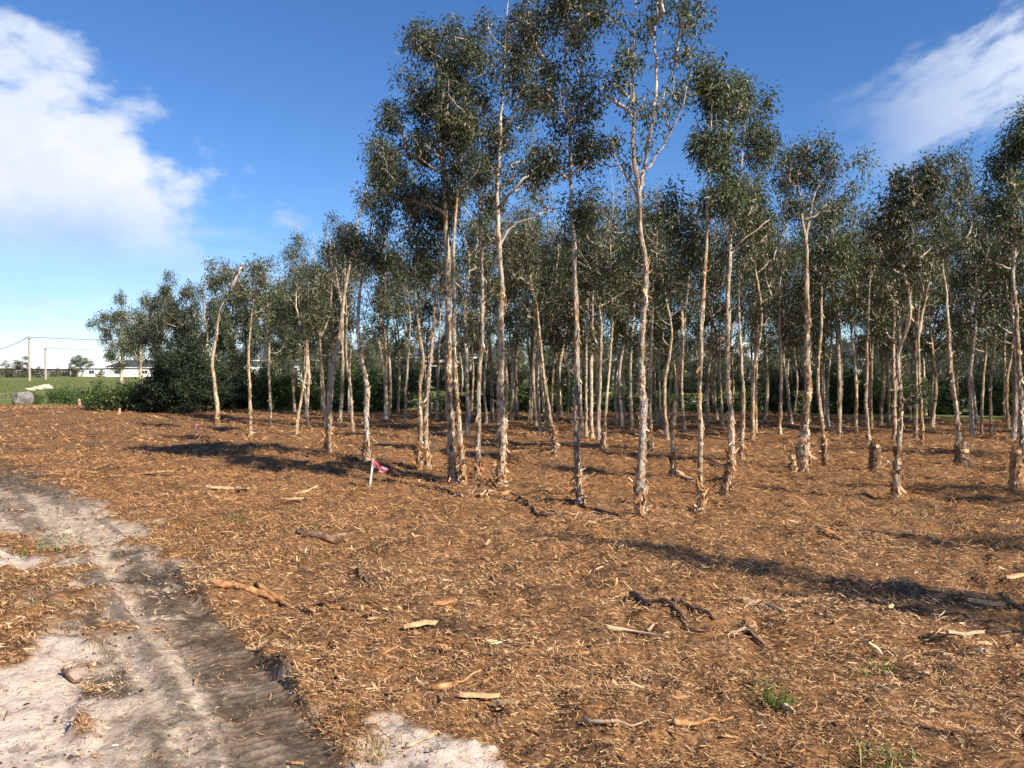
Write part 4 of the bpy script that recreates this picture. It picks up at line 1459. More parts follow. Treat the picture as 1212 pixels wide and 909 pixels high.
FAR = [(8, 445.5, 434), (36, 445.5, 433), (74, 445.3, 435), (100, 445.4, 434), (132, 445.4, 433), (-40, 446, 427), (-22, 446, 424), (4, 446, 425), (26, 446, 421), (16, 447, 430), (44, 446, 430), (66, 446, 431), (82, 446, 429), (92, 446, 428), (118, 446, 433),
       (-65, 446, 420), (-90, 446, 424), (30, 447, 434), (48, 447, 437)]
for k, (px, py, top) in enumerate(FAR):
    g = ground_at(px, py)
    H = at(px, top, g.y)[2]
    o = copy_tree(broad[k % 4][0], (g.x, g.y, g.z - 2.2), rb.uniform(0, 6.28), (H / 7 * 2.3, H / 7 * 2.3, H / 7 * 1.35),
                  label='small far-off tree among the houses across the meadow', group='far trees across the meadow')
# belt of dense trees between the lawn and the houses
rk = random.Random(9)
gap = [(285, 312), (346, 372), (500, 530), (548, 566), (716, 730), (880, 900), (1000, 1012)]
k = 0
px = 262.0
while px < 1330:
    px += rk.uniform(9, 17)
    if any(a < px < b for a, b in gap):
        continue
    Y = rk.uniform(62, 92)
    x = (px - 606) / FPX * Y
    sz = rk.uniform(0.75, 1.15)
    copy_tree(broad[k % 4][0], (x, Y, gz(x, Y) - 1.3), rk.uniform(0, 6.28), (0.95, 0.95, sz), label=past('dense dark tree beyond the lawn, %s one past %s', x, Y) if px < 1230 else 'dense dark tree beyond the lawn, past the end of the grove', group='belt of trees between lawn and houses')
    k += 1
    if rk.random() < 0.75:
        bush('dark', (x + rk.uniform(-1, 1), Y - 1.5, gz(x, Y) - 0.2), rk.uniform(0.9, 1.4), rk.uniform(0.6, 1.0), past('dark shrub beyond the lawn, %s one past %s', x, Y) if px < 1230 else 'dark shrub beyond the lawn, past the end of the grove', 'shrubs between lawn and houses')
# woods further off behind the houses
for k in range(46):
    Y = rb.uniform(122, 200)
    x = rb.uniform(-0.30, 0.75) * Y
    o = copy_tree(broad[k % 4][0], (x, Y, gz(x, Y) - 0.2), rb.uniform(0, 6.28), (1.5, 1.5, rb.uniform(0.9, 1.4)),
                  label=past('dark far tree behind the houses, %s one past %s', x, Y), group='trees behind the houses')
for k in range(40):
    Y = rb.uniform(230, 420)
    x = rb.uniform(-0.85, 0.8) * Y
    o = copy_tree(broad[k % 4][0], (x, Y, -0.2), rb.uniform(0, 6.28), (2.6, 2.6, rb.uniform(1.0, 1.5)),
                  label='tree of the distant belt on the horizon beyond the meadow houses' if x < -0.35 * Y else past('tree of the distant horizon belt, %s one past %s', x, Y), group='distant belt of trees')


# ------------------------------------------------------------------ houses
def hip_roof(x0, x1, y0, y1, z0, pitch, th=0.16):
    w, d = x1 - x0, y1 - y0
    if w >= d:
        r = d / 2
        a, b = (x0 + r, (y0 + y1) / 2, z0 + r * pitch), (x1 - r, (y0 + y1) / 2, z0 + r * pitch)
    else:
        r = w / 2
        a, b = ((x0 + x1) / 2, y0 + r, z0 + r * pitch), ((x0 + x1) / 2, y1 - r, z0 + r * pitch)
    c = [(x0, y0, z0), (x1, y0, z0), (x1, y1, z0), (x0, y1, z0)]
    u = [(x, y, z - th) for x, y, z in c]
    V = c + [a, b] + u
    if w >= d:
        F = [(0, 1, 5, 4), (2, 3, 4, 5), (1, 2, 5, 5), (3, 0, 4, 4)]
    else:
        F = [(1, 2, 5, 4), (3, 0, 4, 5), (0, 1, 4, 4), (2, 3, 5, 5)]
    F += [(0, 6, 7, 1), (1, 7, 8, 2), (2, 8, 9, 3), (3, 9, 6, 0), (6, 9, 8, 7)]
    me = bpy.data.meshes.new('roof')
    me.from_pydata(V, [], [tuple(dict.fromkeys(f)) for f in F])
    return me


def house(label, loc, w, d, eave, wall, roof, features, pitch=0.42, group=None):
    """front faces -y; features: (kind, x0, x1, z0, z1) on the front wall"""
    root = empty('house', loc, label, 'house', group)
    link('wall', boxmesh('wall', [(-w / 2, w / 2, 0, d, -0.3, eave)]), M[wall], root)
    rf = link('roof', hip_roof(-w / 2 - 0.6, w / 2 + 0.6, -0.6, d + 0.6, eave + 0.17, pitch), M[roof], root)
    link('gutter', boxmesh('gutter', [(-w / 2 - 0.68, w / 2 + 0.68, -0.72, -0.602, eave - 0.02, eave + 0.15),
                                      (-w / 2 - 0.72, -w / 2 - 0.602, -0.60, d + 0.6, eave - 0.02, eave + 0.15),
                                      (w / 2 + 0.602, w / 2 + 0.72, -0.60, d + 0.6, eave - 0.02, eave + 0.15)]), M['trim'], rf)
    for (k, x0, x1, z0, z1) in features:
        if k == 'window':
            f = link('window', boxmesh('window', [(x0 - 0.07, x1 + 0.07, -0.06, 0.02, z1, z1 + 0.07), (x0 - 0.07, x1 + 0.07, -0.08, 0.02, z0 - 0.09, z0),
                                                  (x0 - 0.07, x0, -0.058, 0.02, z0, z1), (x1, x1 + 0.07, -0.058, 0.02, z0, z1),
                                                  ((x0 + x1) / 2 - 0.03, (x0 + x1) / 2 + 0.03, -0.055, 0.02, z0, z1)]), M['trim'], root)
            link('pane', boxmesh('pane', [(x0, x1, -0.02, 0.015, z0, z1)]), M['glass'], f)
        elif k == 'garage':
            f = link('garage_door', boxmesh('garage_door', [(x0, x1, -0.03, 0.02, z0 + i * (z1 - z0) / 5, z0 + (i + 0.94) * (z1 - z0) / 5) for i in range(5)]), M['door'], root)
            link('frame', boxmesh('frame', [(x0 - 0.1, x0 - 0.002, -0.05, 0.02, z0, z1), (x1 + 0.002, x1 + 0.1, -0.05, 0.02, z0, z1), (x0 - 0.1, x1 + 0.1, -0.052, 0.02, z1 + 0.002, z1 + 0.1)]), M['trim'], f)
        elif k == 'whitegarage':
            link('garage_door', boxmesh('garage_door', [(x0, x1, -0.03, 0.02, z0 + i * (z1 - z0) / 5, z0 + (i + 0.94) * (z1 - z0) / 5) for i in range(5)]), M['trim'], root)
        elif k == 'door':
            f = link('door', boxmesh('door', [(x0, x1, -0.03, 0.02, z0, z1)]), M['door'], root)
            link('handle', boxmesh('handle', [(x1 - 0.14, x1 - 0.10, -0.09, -0.031, 0.95, 1.10)]), M['trim'], f)
        elif k == 'porch':      # a deep shaded porch on white posts
            link('porch_roof', boxmesh('porch_roof', [(x0, x1, -2.6, -0.73, z1, z1 + 0.28)]), M['trim'], root)
            for xp in (x0 + 0.02, x1 - 0.42):
                link('post', boxmesh('post', [(xp, xp + 0.40, -2.5, -2.1, -0.2, z1 - 0.002)]), M['trim'], root)
    return root


def house_px(label, px, Y, w, d, eave, wall, roof, features, pitch=0.42, rz=0.0, group=None):
    if Y > 150:
        Y *= 1.42
    if Y < 100:
        Y += 24
        eave += 0.35
    x = (px - 606) / FPX * Y
    h = house(label, (x, Y, gz(x, Y)), w, d, eave, wall, roof, features, pitch, group)
    h.rotation_euler[2] = rz
    return h


W_ = lambda x: ('window', x, x + 1.6, 0.95, 2.1)
GV = 'houses beyond the grove'
house_px('white house with blue grey hipped roof behind the thin white forward stem', 296, 74, 7.5, 9, 2.6, 'wall_white', 'roof_blue', [W_(-2.6), W_(1.0)], 0.5, 0.15, GV)
house_px('white house with blue grey roof and garage, seen past the V pair of stems', 356, 78, 8.5, 9, 2.7, 'wall_white', 'roof_blue', [('garage', -3.2, -0.4, 0, 2.2), W_(1.2)], 0.5, 0.1, GV)
house_px('charcoal house with white posted porch seen between the shaded pair and reddish trunk', 540, 72, 13, 10, 2.9, 'wall_grey', 'roof_blue',
         [('porch', -5.9, 2.2, 0, 2.75), ('garage', -5.2, -2.4, 0, 2.3), ('door', -1.2, -0.2, 0, 2.1), W_(3.6)], 0.45, 0, GV)
house_px('white house behind the slender shaggy footed tree', 725, 76, 10, 9, 2.7, 'wall_white', 'roof_blue', [W_(-4), ('door', -1, 0, 0, 2.1), W_(1.6)], 0.45, -0.1, GV)
house_px('cream house with garage behind the charred stump tree', 880, 78, 12, 9, 2.7, 'wall_cream', 'roof_white', [('garage', -5, -2, 0, 2.2), W_(0), W_(3)], 0.45, -0.1, GV)
house_px('white house behind the plain pale stem', 1010, 80, 11, 9, 2.8, 'wall_white', 'roof_dark', [W_(-4), ('door', -1, 0, 0, 2.1), W_(2)], 0.45, -0.2, GV)
house_px('cream house behind the root ball tree', 1150, 78, 12, 9, 2.7, 'wall_cream', 'roof_dark', [W_(-4), W_(1)], 0.45, -0.2, GV)
house_px('white house with dark roof behind the bent kinked tree', 440, 84, 10, 9, 2.7, 'wall_white', 'roof_dark', [W_(-3.6), W_(1.6)], 0.45, 0.1, GV)
GM = 'houses across the meadow'
house_px('low white roofed house among far trees left of the power poles', 16, 205, 12, 10, 2.9, 'wall_grey', 'roof_white', [W_(-4), W_(1)], 0.45, 0.5, GM)
house_px('white roofed house behind the farther power pole', 60, 240, 18, 12, 2.9, 'wall_grey', 'roof_white', [W_(-6), W_(1)], 0.38, 0.3, GM)
house_px('double garage shed with two white doors at the meadow edge', 97, 215, 6.2, 6, 2.4, 'wall_grey', 'roof_dark', [('whitegarage', -2.9, -0.3, 0, 2.1), ('whitegarage', 0.9, 2.9, 0, 2.1)], 0.2, 0, GM)
house_px('house with bright white gable roof behind the double garage shed', 104, 232, 13, 10, 2.9, 'wall_white', 'roof_dark', [W_(-4), W_(2)], 0.40, 0.4, GM)
house_px('broad house with white roof behind the round headed tree', 128, 200, 20, 11, 2.9, 'wall_white', 'roof_white', [W_(-6), W_(-1), W_(4)], 0.40, 0.35, GM)
house_px('dark roofed house behind the second spreading tree', 160, 190, 18, 11, 3.0, 'wall_white', 'roof_dark', [W_(-6), W_(2)], 0.40, 0.3, GM)


# ------------------------------------------------------------------ power poles
def pole(label, px, py, top):
    g = ground_at(px, py)
    H = at(px, top, g.y)[2] - g.z
    root = empty('power_pole', g, label, 'power pole', 'power poles in the meadow')
    z = np.linspace(-0.5, H, 14)
    link('shaft', mesh_quads('shaft', *tube(np.stack([z * 0, z * 0, z], 1), np.linspace(0.23, 0.15, 14), 10)), M['pole'], root)
    ca = link('crossarm', boxmesh('crossarm', [(-0.9, 0.9, -0.27, -0.14, H - 0.55, H - 0.41)]), M['pole'], root)
    for xx in (-0.8, 0.0, 0.8):
        link('insulator', mesh_quads('insulator', *tube([(xx, -0.2, H - 0.41), (xx, -0.2, H - 0.33), (xx, -0.2, H - 0.25)], [0.05, 0.07, 0.03], 8)), M['trim'], ca)
    return g, H


p1, h1 = pole('taller timber power pole with sagging cable towards the road', 35, 451, 397)
p2, h2 = pole('shorter farther timber power pole in line with the first', 54, 449.5, 410)


def cable(label, a, b, sag, r=0.03):
    a, b = np.array(a, float), np.array(b, float)
    t = np.linspace(0, 1, 30)[:, None]
    P = a * (1 - t) + b * t
    P[:, 2] -= sag * 4 * (t * (1 - t))[:, 0]
    o = link('power_cable', mesh_quads('power_cable', *tube(P, r, 5)), M['wire'])
    tag(o, label, 'cable', 'power cables')


top1 = (p1.x, p1.y - 0.2, h1 + p1.z - 0.28)
top2 = (p2.x, p2.y - 0.2, h2 + p2.z - 0.28)
cable('black cable sagging from the taller pole towards the road', top1, (-88, 112, 10.5), 4.2, 0.05)
cable('black cable running from the taller pole over the meadow houses', top1, (-60, 215, 11.2), 1.0, 0.05)
cable('thin cable running from the shorter pole over the meadow houses', top2, (-70, 290, 9.5), 1.0, 0.04)


# ------------------------------------------------------------------ boulder, rubble
def rock_mesh(name, sx, sy, sz, seed, n=18):
    th = np.linspace(0, math.pi, n)
    ph = np.linspace(0, 2 * math.pi, n * 2, endpoint=False)
    T_, P_ = np.meshgrid(th, ph, indexing='ij')
    d = np.stack([np.sin(T_) * np.cos(P_), np.sin(T_) * np.sin(P_), np.cos(T_)], -1)
    r = 1.0
    rs = np.random.default_rng(seed)
    for k in range(13):                       # planes cut facets
        a = rs.normal(0, 1, 3)
        a /= np.linalg.norm(a)
        c = rs.uniform(0.62, 0.92)
        dd = d @ a
        r = np.minimum(r, np.where(dd > 0.05, c / np.maximum(dd, 0.05), 9))
    r = r * (1 + 0.08 * (vn(d[..., 0] * 4 + seed, d[..., 1] * 4 + d[..., 2] * 5, seed) - 0.5))
    V = (d * np.asarray(r)[..., None] * np.array([sx, sy, sz])).reshape(-1, 3)
    m_ = n * 2
    F = [(i * m_ + j, i * m_ + (j + 1) % m_, (i + 1) * m_ + (j + 1) % m_, (i + 1) * m_ + j) for i in range(n - 1) for j in range(m_)]
    return mesh_quads(name, V, np.array(F))


g = ground_at(26, 479)
o = link('boulder', rock_mesh('boulder', 0.55, 0.5, 0.52, 4), M['rock'], loc=(g.x, g.y, g.z + 0.30))
tag(o, 'big grey boulder at the edge of the mulch facing the meadow', 'boulder')
for k, (px, py, s_, lab) in enumerate([(36, 462, 0.7, 'small low lump of the pale rubble row'), (44, 461, 0.9, 'middle lump of the pale rubble row'), (52, 459, 1.2, 'biggest lump of the pale rubble row'), (47, 460, 0.7, 'lump leaning on the biggest one in the pale rubble row'), (57, 460, 0.8, 'end lump of the pale rubble row, beside the biggest')]):
    g = ground_at(px, py)
    o = link('rubble_heap', rock_mesh('rubble_heap', s_ * 0.75, s_ * 0.6, s_ * 0.30, 30 + k, 12), M['lime'], loc=(g.x, g.y, g.z + 0.06 * s_))
    tag(o, lab, 'rubble', 'pale rubble in the meadow')


# ------------------------------------------------------------------ pegs and flag
def peg(name, label, px, py, top, wpx, tape, mat='stake', lean=0.0):
    g = ground_at(px, py)
    s_ = g.y / FPX
    H = (py - top) * s_
    w = wpx * s_ / 2
    root = empty(name, g, label, 'survey peg', 'survey pegs')
    root.rotation_euler = (0, lean, random.uniform(-0.4, 0.4))
    V, F = boxes([(-w, w, -w * 0.6, w * 0.6, -0.15, H)])
    if not tape:
        V[V[:, 2] > 0, :2] *= 0.45
    link('stake', flat_shade(mesh_quads('stake', V, F)), M[mat], root)
    if tape:                       # strips of flagging tape tied below the top, lifted by the wind
        for k, (dz, L, wd) in enumerate(tape):
            n = 9
            V, F = [], []
            for i in range(n):
                t = i / (n - 1)
                xx = w + L * t
                zz = H - 0.02 - dz - L * 0.45 * t ** 1.4 + 0.03 * L * math.sin(9 * t + k)
                yy = 0.06 * math.sin(7 * t + 2 * k) * t * 1.2 - w
                ww = wd * (0.55 + 0.45 * math.sin(3.1 * min(1, t + 0.25)))
                V += [(xx, yy, zz), (xx - 0.01, yy + 0.02 * math.sin(5 * t), zz - ww)]
                if i:
                    a = 2 * i - 2
                    F.append((a, a + 1, a + 3, a + 2))
            link('tape', mesh_quads('tape', V, F), M['pink'], root)
        link('knot', flat_shade(mesh_quads('knot', *boxes([(-w * 1.4, w * 1.4, -w * 1.1, w * 1.1, H - 0.06, H - 0.02)]))), M['pink'], root)
    return root


peg('marker_flag', 'thin white stake with fluttering pink tape flag at the grove edge', 438, 575, 543, 2.2, [(0.0, 0.21, 0.040), (0.035, 0.19, 0.036), (0.015, 0.14, 0.045), (0.06, 0.16, 0.030)], 'stake', 0.13)
peg('survey_peg', 'short pale peg with a pink tape tail before the pale elbowed stem', 232, 516, 502, 2.0, [(0.0, 0.18, 0.06)], 'peg_pink')
peg('survey_peg', 'pink peg in front of the bright green bank shrub', 141, 495, 483, 3.6, None, 'peg_pink', 0.08)
peg('survey_peg', 'pink peg on the mound crest below the bank shrubs, farther of the two', 95, 484, 472, 3.6, None, 'peg_pink', -0.10)


# ------------------------------------------------------------------ stumps
def stump(label, px, py, top, wpx, mat='bark', lean=(0.0, 0.0), nf=90):
    g = ground_at(px, py)
    s_ = g.y / FPX
    H = (py - top) * s_
    r = wpx * s_ / 2
    root = empty('tree_stump', g, label, 'stump', 'cut stumps in the grove')
    z = np.linspace(-0.1, H, 14)
    P = np.stack([lean[0] * z, lean[1] * z, z], 1)
    R = r * 0.9 * (1 + 0.30 * np.exp(-np.maximum(z, 0) / 0.07)) * np.linspace(1.0, 0.80, 14)
    V, F = tube(P, R, 14, 0.5, int(px))
    top_ = (np.arange(len(V)) >= 13 * 14) & (np.arange(len(V)) < 14 * 14)
    V[top_, 2] += RNG.normal(0, 0.05, top_.sum())      # torn, uneven cut
    link('stem', mesh_quads('stem', V, F), M[mat], root)
    V, F = tube([(P[-1][0], P[-1][1], H - 0.06), (P[-1][0], P[-1][1], H + 0.006)], [r * 0.72, r * 0.70], 14, 0.2, 3)
    link('cut_face', mesh_quads('cut_face', V, F), M['wood'], root)
    tag(link('peeling_bark', flat_shade(mesh_quads('peeling_bark', *flakes(P[1:], R[1:], nf, H, 0.05, 1.0))), M['flake'], root), kind='stuff')
    return root


stump('charred stump leaning against the foot of the twin-topped paperbark', 857, 588, 545, 13, 'dead', (0.22, 0))
stump('tall split stump with orange bark edge, in front of the pale forked stem', 1036, 558, 527, 15, 'dead', (0.0, 0))
stump('orange stripped stump with round cut top beside the orange based tree', 1203, 578, 533, 15, 'orange')
stump('low shaggy stump hugging the stout shaggy trunk', 938, 560, 540, 10, 'bark')
stump('burnt black stump under the leaning burnt stump tree', 657, 540, 510, 9, 'dead')
stump('small burnt stump under the short wavy trunk', 715, 534, 512, 9, 'dead')
stump('dark root lump below the root ball tree', 1139, 551, 532, 20, 'dead')
stump('thin grey snag beside the grey split foot stem', 978, 553, 515, 7, 'dead', (-0.08, 0))
stump('low dark stump under the pale elbowed stem', 257, 505, 494, 8, 'dead')


# ------------------------------------------------------------------ logs, branches, splinters
def limb(name, label, cat, pix, wpx, mat, group=None, forks=(), taper=0.45, seg=8, lift=0.4):
    """a stick lying along the photographed pixels on the ground"""
    W = [ground_at(*p) for p in pix]
    s_ = W[0].y / FPX
    r = wpx * s_ / 2 * 1.2
    root = W[0].copy()

    def run(ww, r0, first):
        P = np.array([np.array(q) - np.array(root) for q in ww])
        n = max(6, int(np.linalg.norm(P[-1] - P[0]) / 0.05))
        P = catmull(P, n)
        P[1:-1] += RNG.normal(0, 0.18 * r0, (n - 2, 3))
        for i in range(n):
            P[i, 2] = gz(P[i, 0] + root.x, P[i, 1] + root.y) - root.z + r0 * lift + 0.014
        R = r0 * np.linspace(1, taper, n) * RNG.uniform(0.78, 1.2, n)
        return tube(P, R, seg, 0.85, int(abs(r0 * 9999)))
    parts = [run(W, r, True)]
    for fk, k in forks:
        parts.append(run([ground_at(*p) for p in fk], r * k, False))
    o = link(name, mesh_quads(name, *merge(parts[:1])), M[mat], loc=root)
    tag(o, label, cat, group)
    for V, F in parts[1:]:
        link('side_branch', mesh_quads('side_branch', V, F), M[mat], o)
    return o


limb('fallen_log', 'short dark log with round end lying on open mulch', 'log', [(352, 633), (385, 634), (418, 636)], 9, 'dead', taper=1.0)
limb('fallen_branch', 'orange brown forked branch lying beside the tyre track', 'branch', [(253, 701), (290, 702), (320, 708), (342, 720), (372, 728)], 8, 'orange',
     forks=(([(306, 694), (322, 706), (335, 714)], 0.8), ([(340, 720), (370, 721), (402, 724)], 0.7)))
limb('fallen_branch', 'thin dark twig beyond the end of the forked branch', 'branch', [(404, 722), (428, 728), (446, 733)], 3, 'dead')
limb('fallen_branch', 'dark crooked branch at the near end of the brush heap', 'branch', [(748, 707), (765, 716), (790, 724), (815, 741)], 7, 'dead')
limb('fallen_branch', 'dark stick through the middle of the brush heap', 'branch', [(798, 714), (820, 724), (846, 737)], 6, 'dead')
limb('fallen_branch', 'long pale twig below the brush heap', 'branch', [(716, 746), (750, 749), (792, 752)], 4, 'pale', forks=(([(766, 749), (780, 741)], 0.8),))
limb('fallen_branch', 'bleached branch reaching out of the brush heap over the mulch', 'branch', [(878, 713), (900, 720), (928, 727)], 7, 'pale')
limb('fallen_branch', 'bent brown root stick below the bleached branch', 'branch', [(880, 742), (893, 754), (908, 766)], 6, 'dead')
limb('fallen_branch', 'pale curved stick below the brush heap', 'branch', [(862, 750), (880, 748), (893, 741)], 5, 'pale')
limb('fallen_branch', 'long pale stick on bare mulch near the white sand patch', 'branch', [(690, 857), (715, 861), (765, 858)], 5, 'pale')
limb('fallen_branch', 'orange brown stick right of the long pale stick', 'branch', [(798, 866), (830, 860), (868, 853)], 6, 'orange')
limb('fallen_branch', 'dark long twig in the shadow left of the slender shaggy tree foot', 'branch', [(614, 596), (640, 606), (672, 612)], 5, 'dead')
limb('fallen_branch', 'long dark stick on the mound before the thicket', 'branch', [(158, 536), (178, 540), (199, 543)], 4, 'dead')
limb('fallen_branch', 'thin leaning stick alone between log and forked branch', 'branch', [(424, 682), (432, 690), (441, 698)], 4, 'dead')
limb('fallen_branch', 'pale twig in sand by the tread marks', 'branch', [(290, 770), (310, 765), (328, 760)], 4, 'pale')
limb('fallen_branch', 'short brown stick lying on the white sand', 'branch', [(75, 797), (87, 799), (98, 798)], 5, 'dead')
limb('fallen_branch', 'thin pale stick crossing the white sand patch rim', 'branch', [(480, 888), (500, 880), (514, 874)], 4, 'pale')
limb('fallen_branch', 'straw coloured curved twig above the white sand patch', 'branch', [(510, 818), (545, 812), (570, 804)], 5, 'orange')
limb('fallen_branch', 'grey twig at the far end of the brush heap', 'branch', [(808, 741), (822, 748), (840, 752)], 4, 'dead')
limb('fallen_branch', 'stick with a fork in the long shadow', 'branch', [(985, 688), (1010, 694), (1042, 697)], 5, 'dead', forks=(([(1010, 694), (1022, 688)], 0.7),))
limb('fallen_branch', 'brown stick beside the two orange planks', 'branch', [(1190, 715), (1202, 722), (1215, 724)], 6, 'dead')
for k, (a, b, c) in enumerate([((640, 611), (665, 613), (690, 609)), ((676, 617), (700, 609), (722, 613)), ((650, 604), (672, 616), (700, 619)), ((690, 621), (716, 615), (741, 619)), ((700, 606), (724, 617), (750, 624))]):
    limb('fallen_branch', 'ashy white twig of the scatter at the foot of the pale forked tree', 'branch', [a, b, c], 1.8, 'pale', 'ashy twigs under the pale forked tree')
for k in range(11):
    x0 = random.uniform(540, 596)
    y0 = random.uniform(572, 590)
    limb('fallen_branch', 'thin twig of the tangle heaped round the thick reddish trunk', 'branch', [(x0, y0), (x0 + random.uniform(-8, 8), y0 + random.uniform(-5, 4)), (x0 + random.uniform(-20, 20), y0 + random.uniform(-9, 5))], 2.6, random.choice(['dead', 'pale', 'orange']), 'twigs heaped round the thick trunk')


def splinter_mesh(name, L, w, th, seed):
    rs = np.random.default_rng(seed)
    n = 7
    V, F = [], []
    for i in range(n):
        t = i / (n - 1)
        ww = w * (0.35 + 0.65 * math.sin(math.pi * min(1, max(0, t * 0.9 + 0.08)))) * rs.uniform(0.8, 1.15) / 2
        x = (t - 0.5) * L
        y = rs.normal(0, 0.06 * w)
        z = th * (0.5 + 0.5 * rs.uniform(0, 1)) + 0.03 * L * math.sin(3 * t + seed)
        V += [(x, y - ww, z - th), (x, y + ww, z - th), (x, y + ww * 0.8, z), (x, y - ww * 0.7, z)]
        if i:
            a = 4 * (i - 1)
            F += [(a, a + 4, a + 5, a + 1), (a + 1, a + 5, a + 6, a + 2), (a + 2, a + 6, a + 7, a + 3), (a + 3, a + 7, a + 4, a)]
    F += [(0, 1, 2, 3), (4 * n - 1, 4 * n - 2, 4 * n - 3, 4 * n - 4)]
    return flat_shade(mesh_quads(name, np.array(V), np.array(F)))


def splinter_px(label, a, b, wpx, mat, group=None, cat='splinter'):
    A, B = ground_at(*a), ground_at(*b)
    d = B - A
    s_ = A.y / FPX
    mid = (A + B) / 2
    o = link('wood_splinter', splinter_mesh('wood_splinter', d.length, wpx * s_, 0.018, int(a[0])), M[mat], loc=(mid.x, mid.y, gz(mid.x, mid.y) + 0.034))
    o.rotation_euler = (random.uniform(-0.25, 0.25), -math.atan2(d.z, math.hypot(d.x, d.y)), math.atan2(d.y, d.x))
    return tag(o, label, cat, group)


splinter_px('bright yellow fresh wood splinter alone on the open mulch', (478, 746), (529, 738), 8, 'wood')
splinter_px('short orange splinter above the bright yellow one', (512, 717), (541, 713), 6, 'orange')
splinter_px('pale splinter pointing at the marker flag', (349, 586), (376, 577), 6, 'wood')
splinter_px('small pale splinter lying before the marker flag splinter', (338, 595), (360, 595), 5, 'wood')
splinter_px('long orange bark slab on the mound left of the crown shadow', (130, 568), (206, 566), 7, 'orange')
splinter_px('pale broken bark slab below the crown shadow', (243, 575), (276, 579), 10, 'pale')
splinter_px('stubby pale chunk at the end of the broken bark slab', (280, 580), (294, 582), 9, 'wood')
splinter_px('upper of two orange planks at the end of the long shadow', (1144, 711), (1180, 714), 9, 'orange')
splinter_px('lower of two orange planks at the end of the long shadow', (1146, 723), (1190, 727), 8, 'wood')
splinter_px('flat straw splinter above the white sand patch', (544, 828), (592, 830), 8, 'wood')
splinter_px('narrow straw splinter above the white sand patch', (584, 842), (612, 843), 5, 'wood')
splinter_px('pale slat alone at the far side of the open mulch', (1122, 755), (1164, 756), 5, 'pale')
splinter_px('small white sliver next to the pale slat', (1154, 777), (1170, 778), 6, 'pale')
splinter_px('pale bark curl in front of the broad green tuft', (924, 838), (940, 848), 7, 'pale')
splinter_px('orange torn bark piece by the feet of the rear pink stem', (800, 562), (832, 574), 8, 'wood')
splinter_px('bright orange torn bark lump in the mulch beyond the long shadow', (968, 628), (996, 640), 11, 'orange')
splinter_px('pale torn bark across the near corner past the two planks', (1190, 690), (1212, 684), 8, 'wood')
GS = 'loose splinters of shredded wood on the mulch'
pool = [(splinter_mesh('wood_splinter', L, w, 0.008, 50 + k)) for k, (L, w) in enumerate([(0.10, 0.016), (0.14, 0.022), (0.18, 0.018), (0.12, 0.03), (0.22, 0.022), (0.09, 0.024), (0.16, 0.014), (0.26, 0.03)])]
mats = ['wood', 'orange', 'pale', 'dead', 'orange', 'orange', 'dead', 'orange']
for me, m_ in zip(pool, mats):
    me.materials.append(M[m_])
rs = random.Random(77)
cnt = 0
while cnt < 190:
    px = rs.uniform(-20, 1230)
    py = 600 + 309 * rs.random() ** 0.75
    G_ = flat(px, py)
    mk = masks(np.array([G_[0]]), np.array([G_[1]]))
    if max(mk[0][0], mk[1][0], mk[2][0], mk[3][0]) > 0.3 and rs.random() < 0.9:
        continue
    k = rs.randrange(len(pool))
    o = link('wood_splinter', pool[k], loc=(G_[0], G_[1], gz(*G_) + 0.012))
    f = rs.uniform(0.4, 0.8) * (0.75 + 0.045 * G_[1])
    o.scale = (f, f, f)
    o.rotation_euler = (rs.uniform(-0.4, 0.4), rs.gauss(0, 0.12), rs.gauss(-0.2, 0.8))
    colr = {'wood': 'straw yellow', 'orange': 'orange brown', 'pale': 'bleached', 'dead': 'dark brown'}[mats[k]]
    ZONE = [((60, 690), 'in the rough strip left of the track'), ((300, 680), 'near the orange forked branch'), ((400, 620), 'around the short dark log'), ((500, 740), 'near the bright yellow splinter'),
            ((540, 850), 'above the white sand patch'), ((800, 730), 'around the brush heap'), ((920, 830), 'around the broad green tuft'), ((1045, 790), 'around the smaller green tuft'),
            ((1160, 715), 'around the two orange planks'), ((730, 860), 'around the long pale stick'), ((1060, 890), 'by the thin green blades'), ((690, 620), 'before the ashy twigs'),
            ((960, 650), 'along the long shadow'), ((1100, 620), 'around the pale dry tuft'), ((620, 680), 'on the open mulch before the grove')]
    zn = min(ZONE, key=lambda q: (q[0][0] - px) ** 2 + 4 * (q[0][1] - py) ** 2)[1]
    tag(o, 'small %s splinter %s' % (colr, zn), 'splinter', GS)
    cnt += 1


# ------------------------------------------------------------------ grass tufts
def tuft(label, px, py, n, w, h, mat, blade=0.006):
    g = ground_at(px, py)
    root = empty('grass_tuft', (g.x, g.y, g.z), label, 'grass tuft', 'grass tufts')
    tag(link('blades', mesh_quads('blades', *reed_arrays(n, w, h, blade)), M[mat], root), kind='stuff')


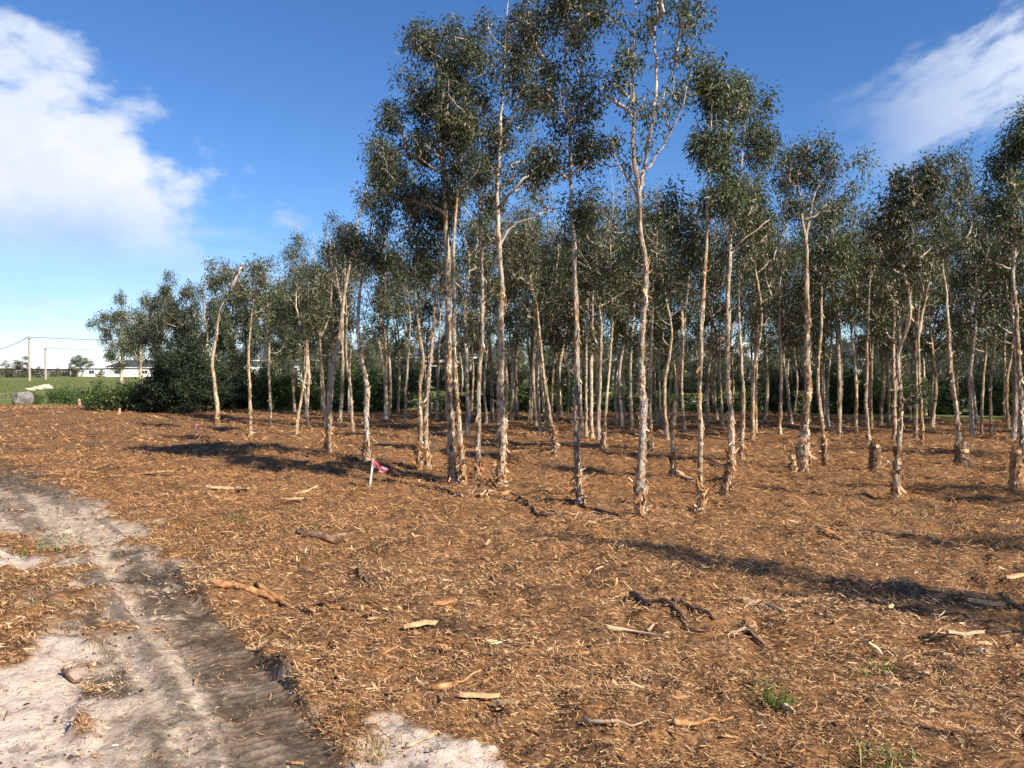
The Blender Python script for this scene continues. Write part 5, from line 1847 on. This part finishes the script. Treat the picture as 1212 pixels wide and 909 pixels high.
tuft('bright broad green tuft growing out of the mulch below the brush heap', 922, 832, 55, 0.17, 0.12, 'grass', 0.007)
tuft('smaller green tuft beyond the broad one', 1045, 795, 70, 0.22, 0.09, 'grass', 0.007)
tuft('few green blades behind the broad tuft', 906, 812, 40, 0.14, 0.09, 'grass', 0.006)
tuft('thin green blades at the bottom corner of the mulch', 1056, 905, 60, 0.30, 0.12, 'grass', 0.006)
tuft('dry straw tuft on the rim of the white sand patch', 432, 884, 220, 0.22, 0.10, 'dry', 0.004)
tuft('second dry straw tuft by the white sand patch', 448, 897, 90, 0.14, 0.07, 'dry', 0.004)
tuft('flat green patch of weeds beyond the sandy track', 266, 613, 130, 0.55, 0.06, 'grass', 0.012)
tuft('green weeds behind the short dark log', 360, 624, 80, 0.45, 0.05, 'grass', 0.012)
tuft('pale green weeds between the sandy ruts', 40, 645, 120, 0.8, 0.06, 'grass', 0.010)
tuft('green weeds where grass meets the white sand', 88, 718, 80, 0.35, 0.06, 'grass', 0.007)
tuft('tiny green weed left of the rut weeds', 60, 712, 50, 0.25, 0.05, 'grass', 0.007)
tuft('faint green sprout right of the yellow splinter', 556, 692, 40, 0.2, 0.05, 'grass', 0.007)
tuft('grassy tuft at the foot of the crooked sprig tree', 1080, 612, 160, 0.5, 0.16, 'dry', 0.010)
tuft('pale dry tuft in the mulch beyond the long shadow', 1140, 622, 120, 0.5, 0.12, 'dry', 0.010)


# meadow grass standing in the field (uncountable)
def meadow_grass():
    n = 26000
    Y = np.sqrt(RNG.uniform(42 ** 2, 150 ** 2, n * 3))
    x = RNG.uniform(-0.72, 0.75, n * 3) * Y
    ok = polysd(x, Y, MULCH_END) > 1.5
    x, Y = x[ok][:n], Y[ok][:n]
    V, F = reed_arrays(len(x), 0.01, 0.17, 0.06)
    V = V.reshape(-1, 6, 3)
    h = (0.4 + fbm(x * 0.25, Y * 0.25, 3, 70))[:, None]
    V[:, :, 2] *= h
    V += np.stack([x, Y, terrain(x, Y, False)], 1)[:, None, :]
    o = link('meadow_grass', mesh_quads('meadow_grass', V.reshape(-1, 3), F), M['grass'])
    tag(o, 'green meadow grass beyond the mulch', 'grass', kind='stuff')


meadow_grass()
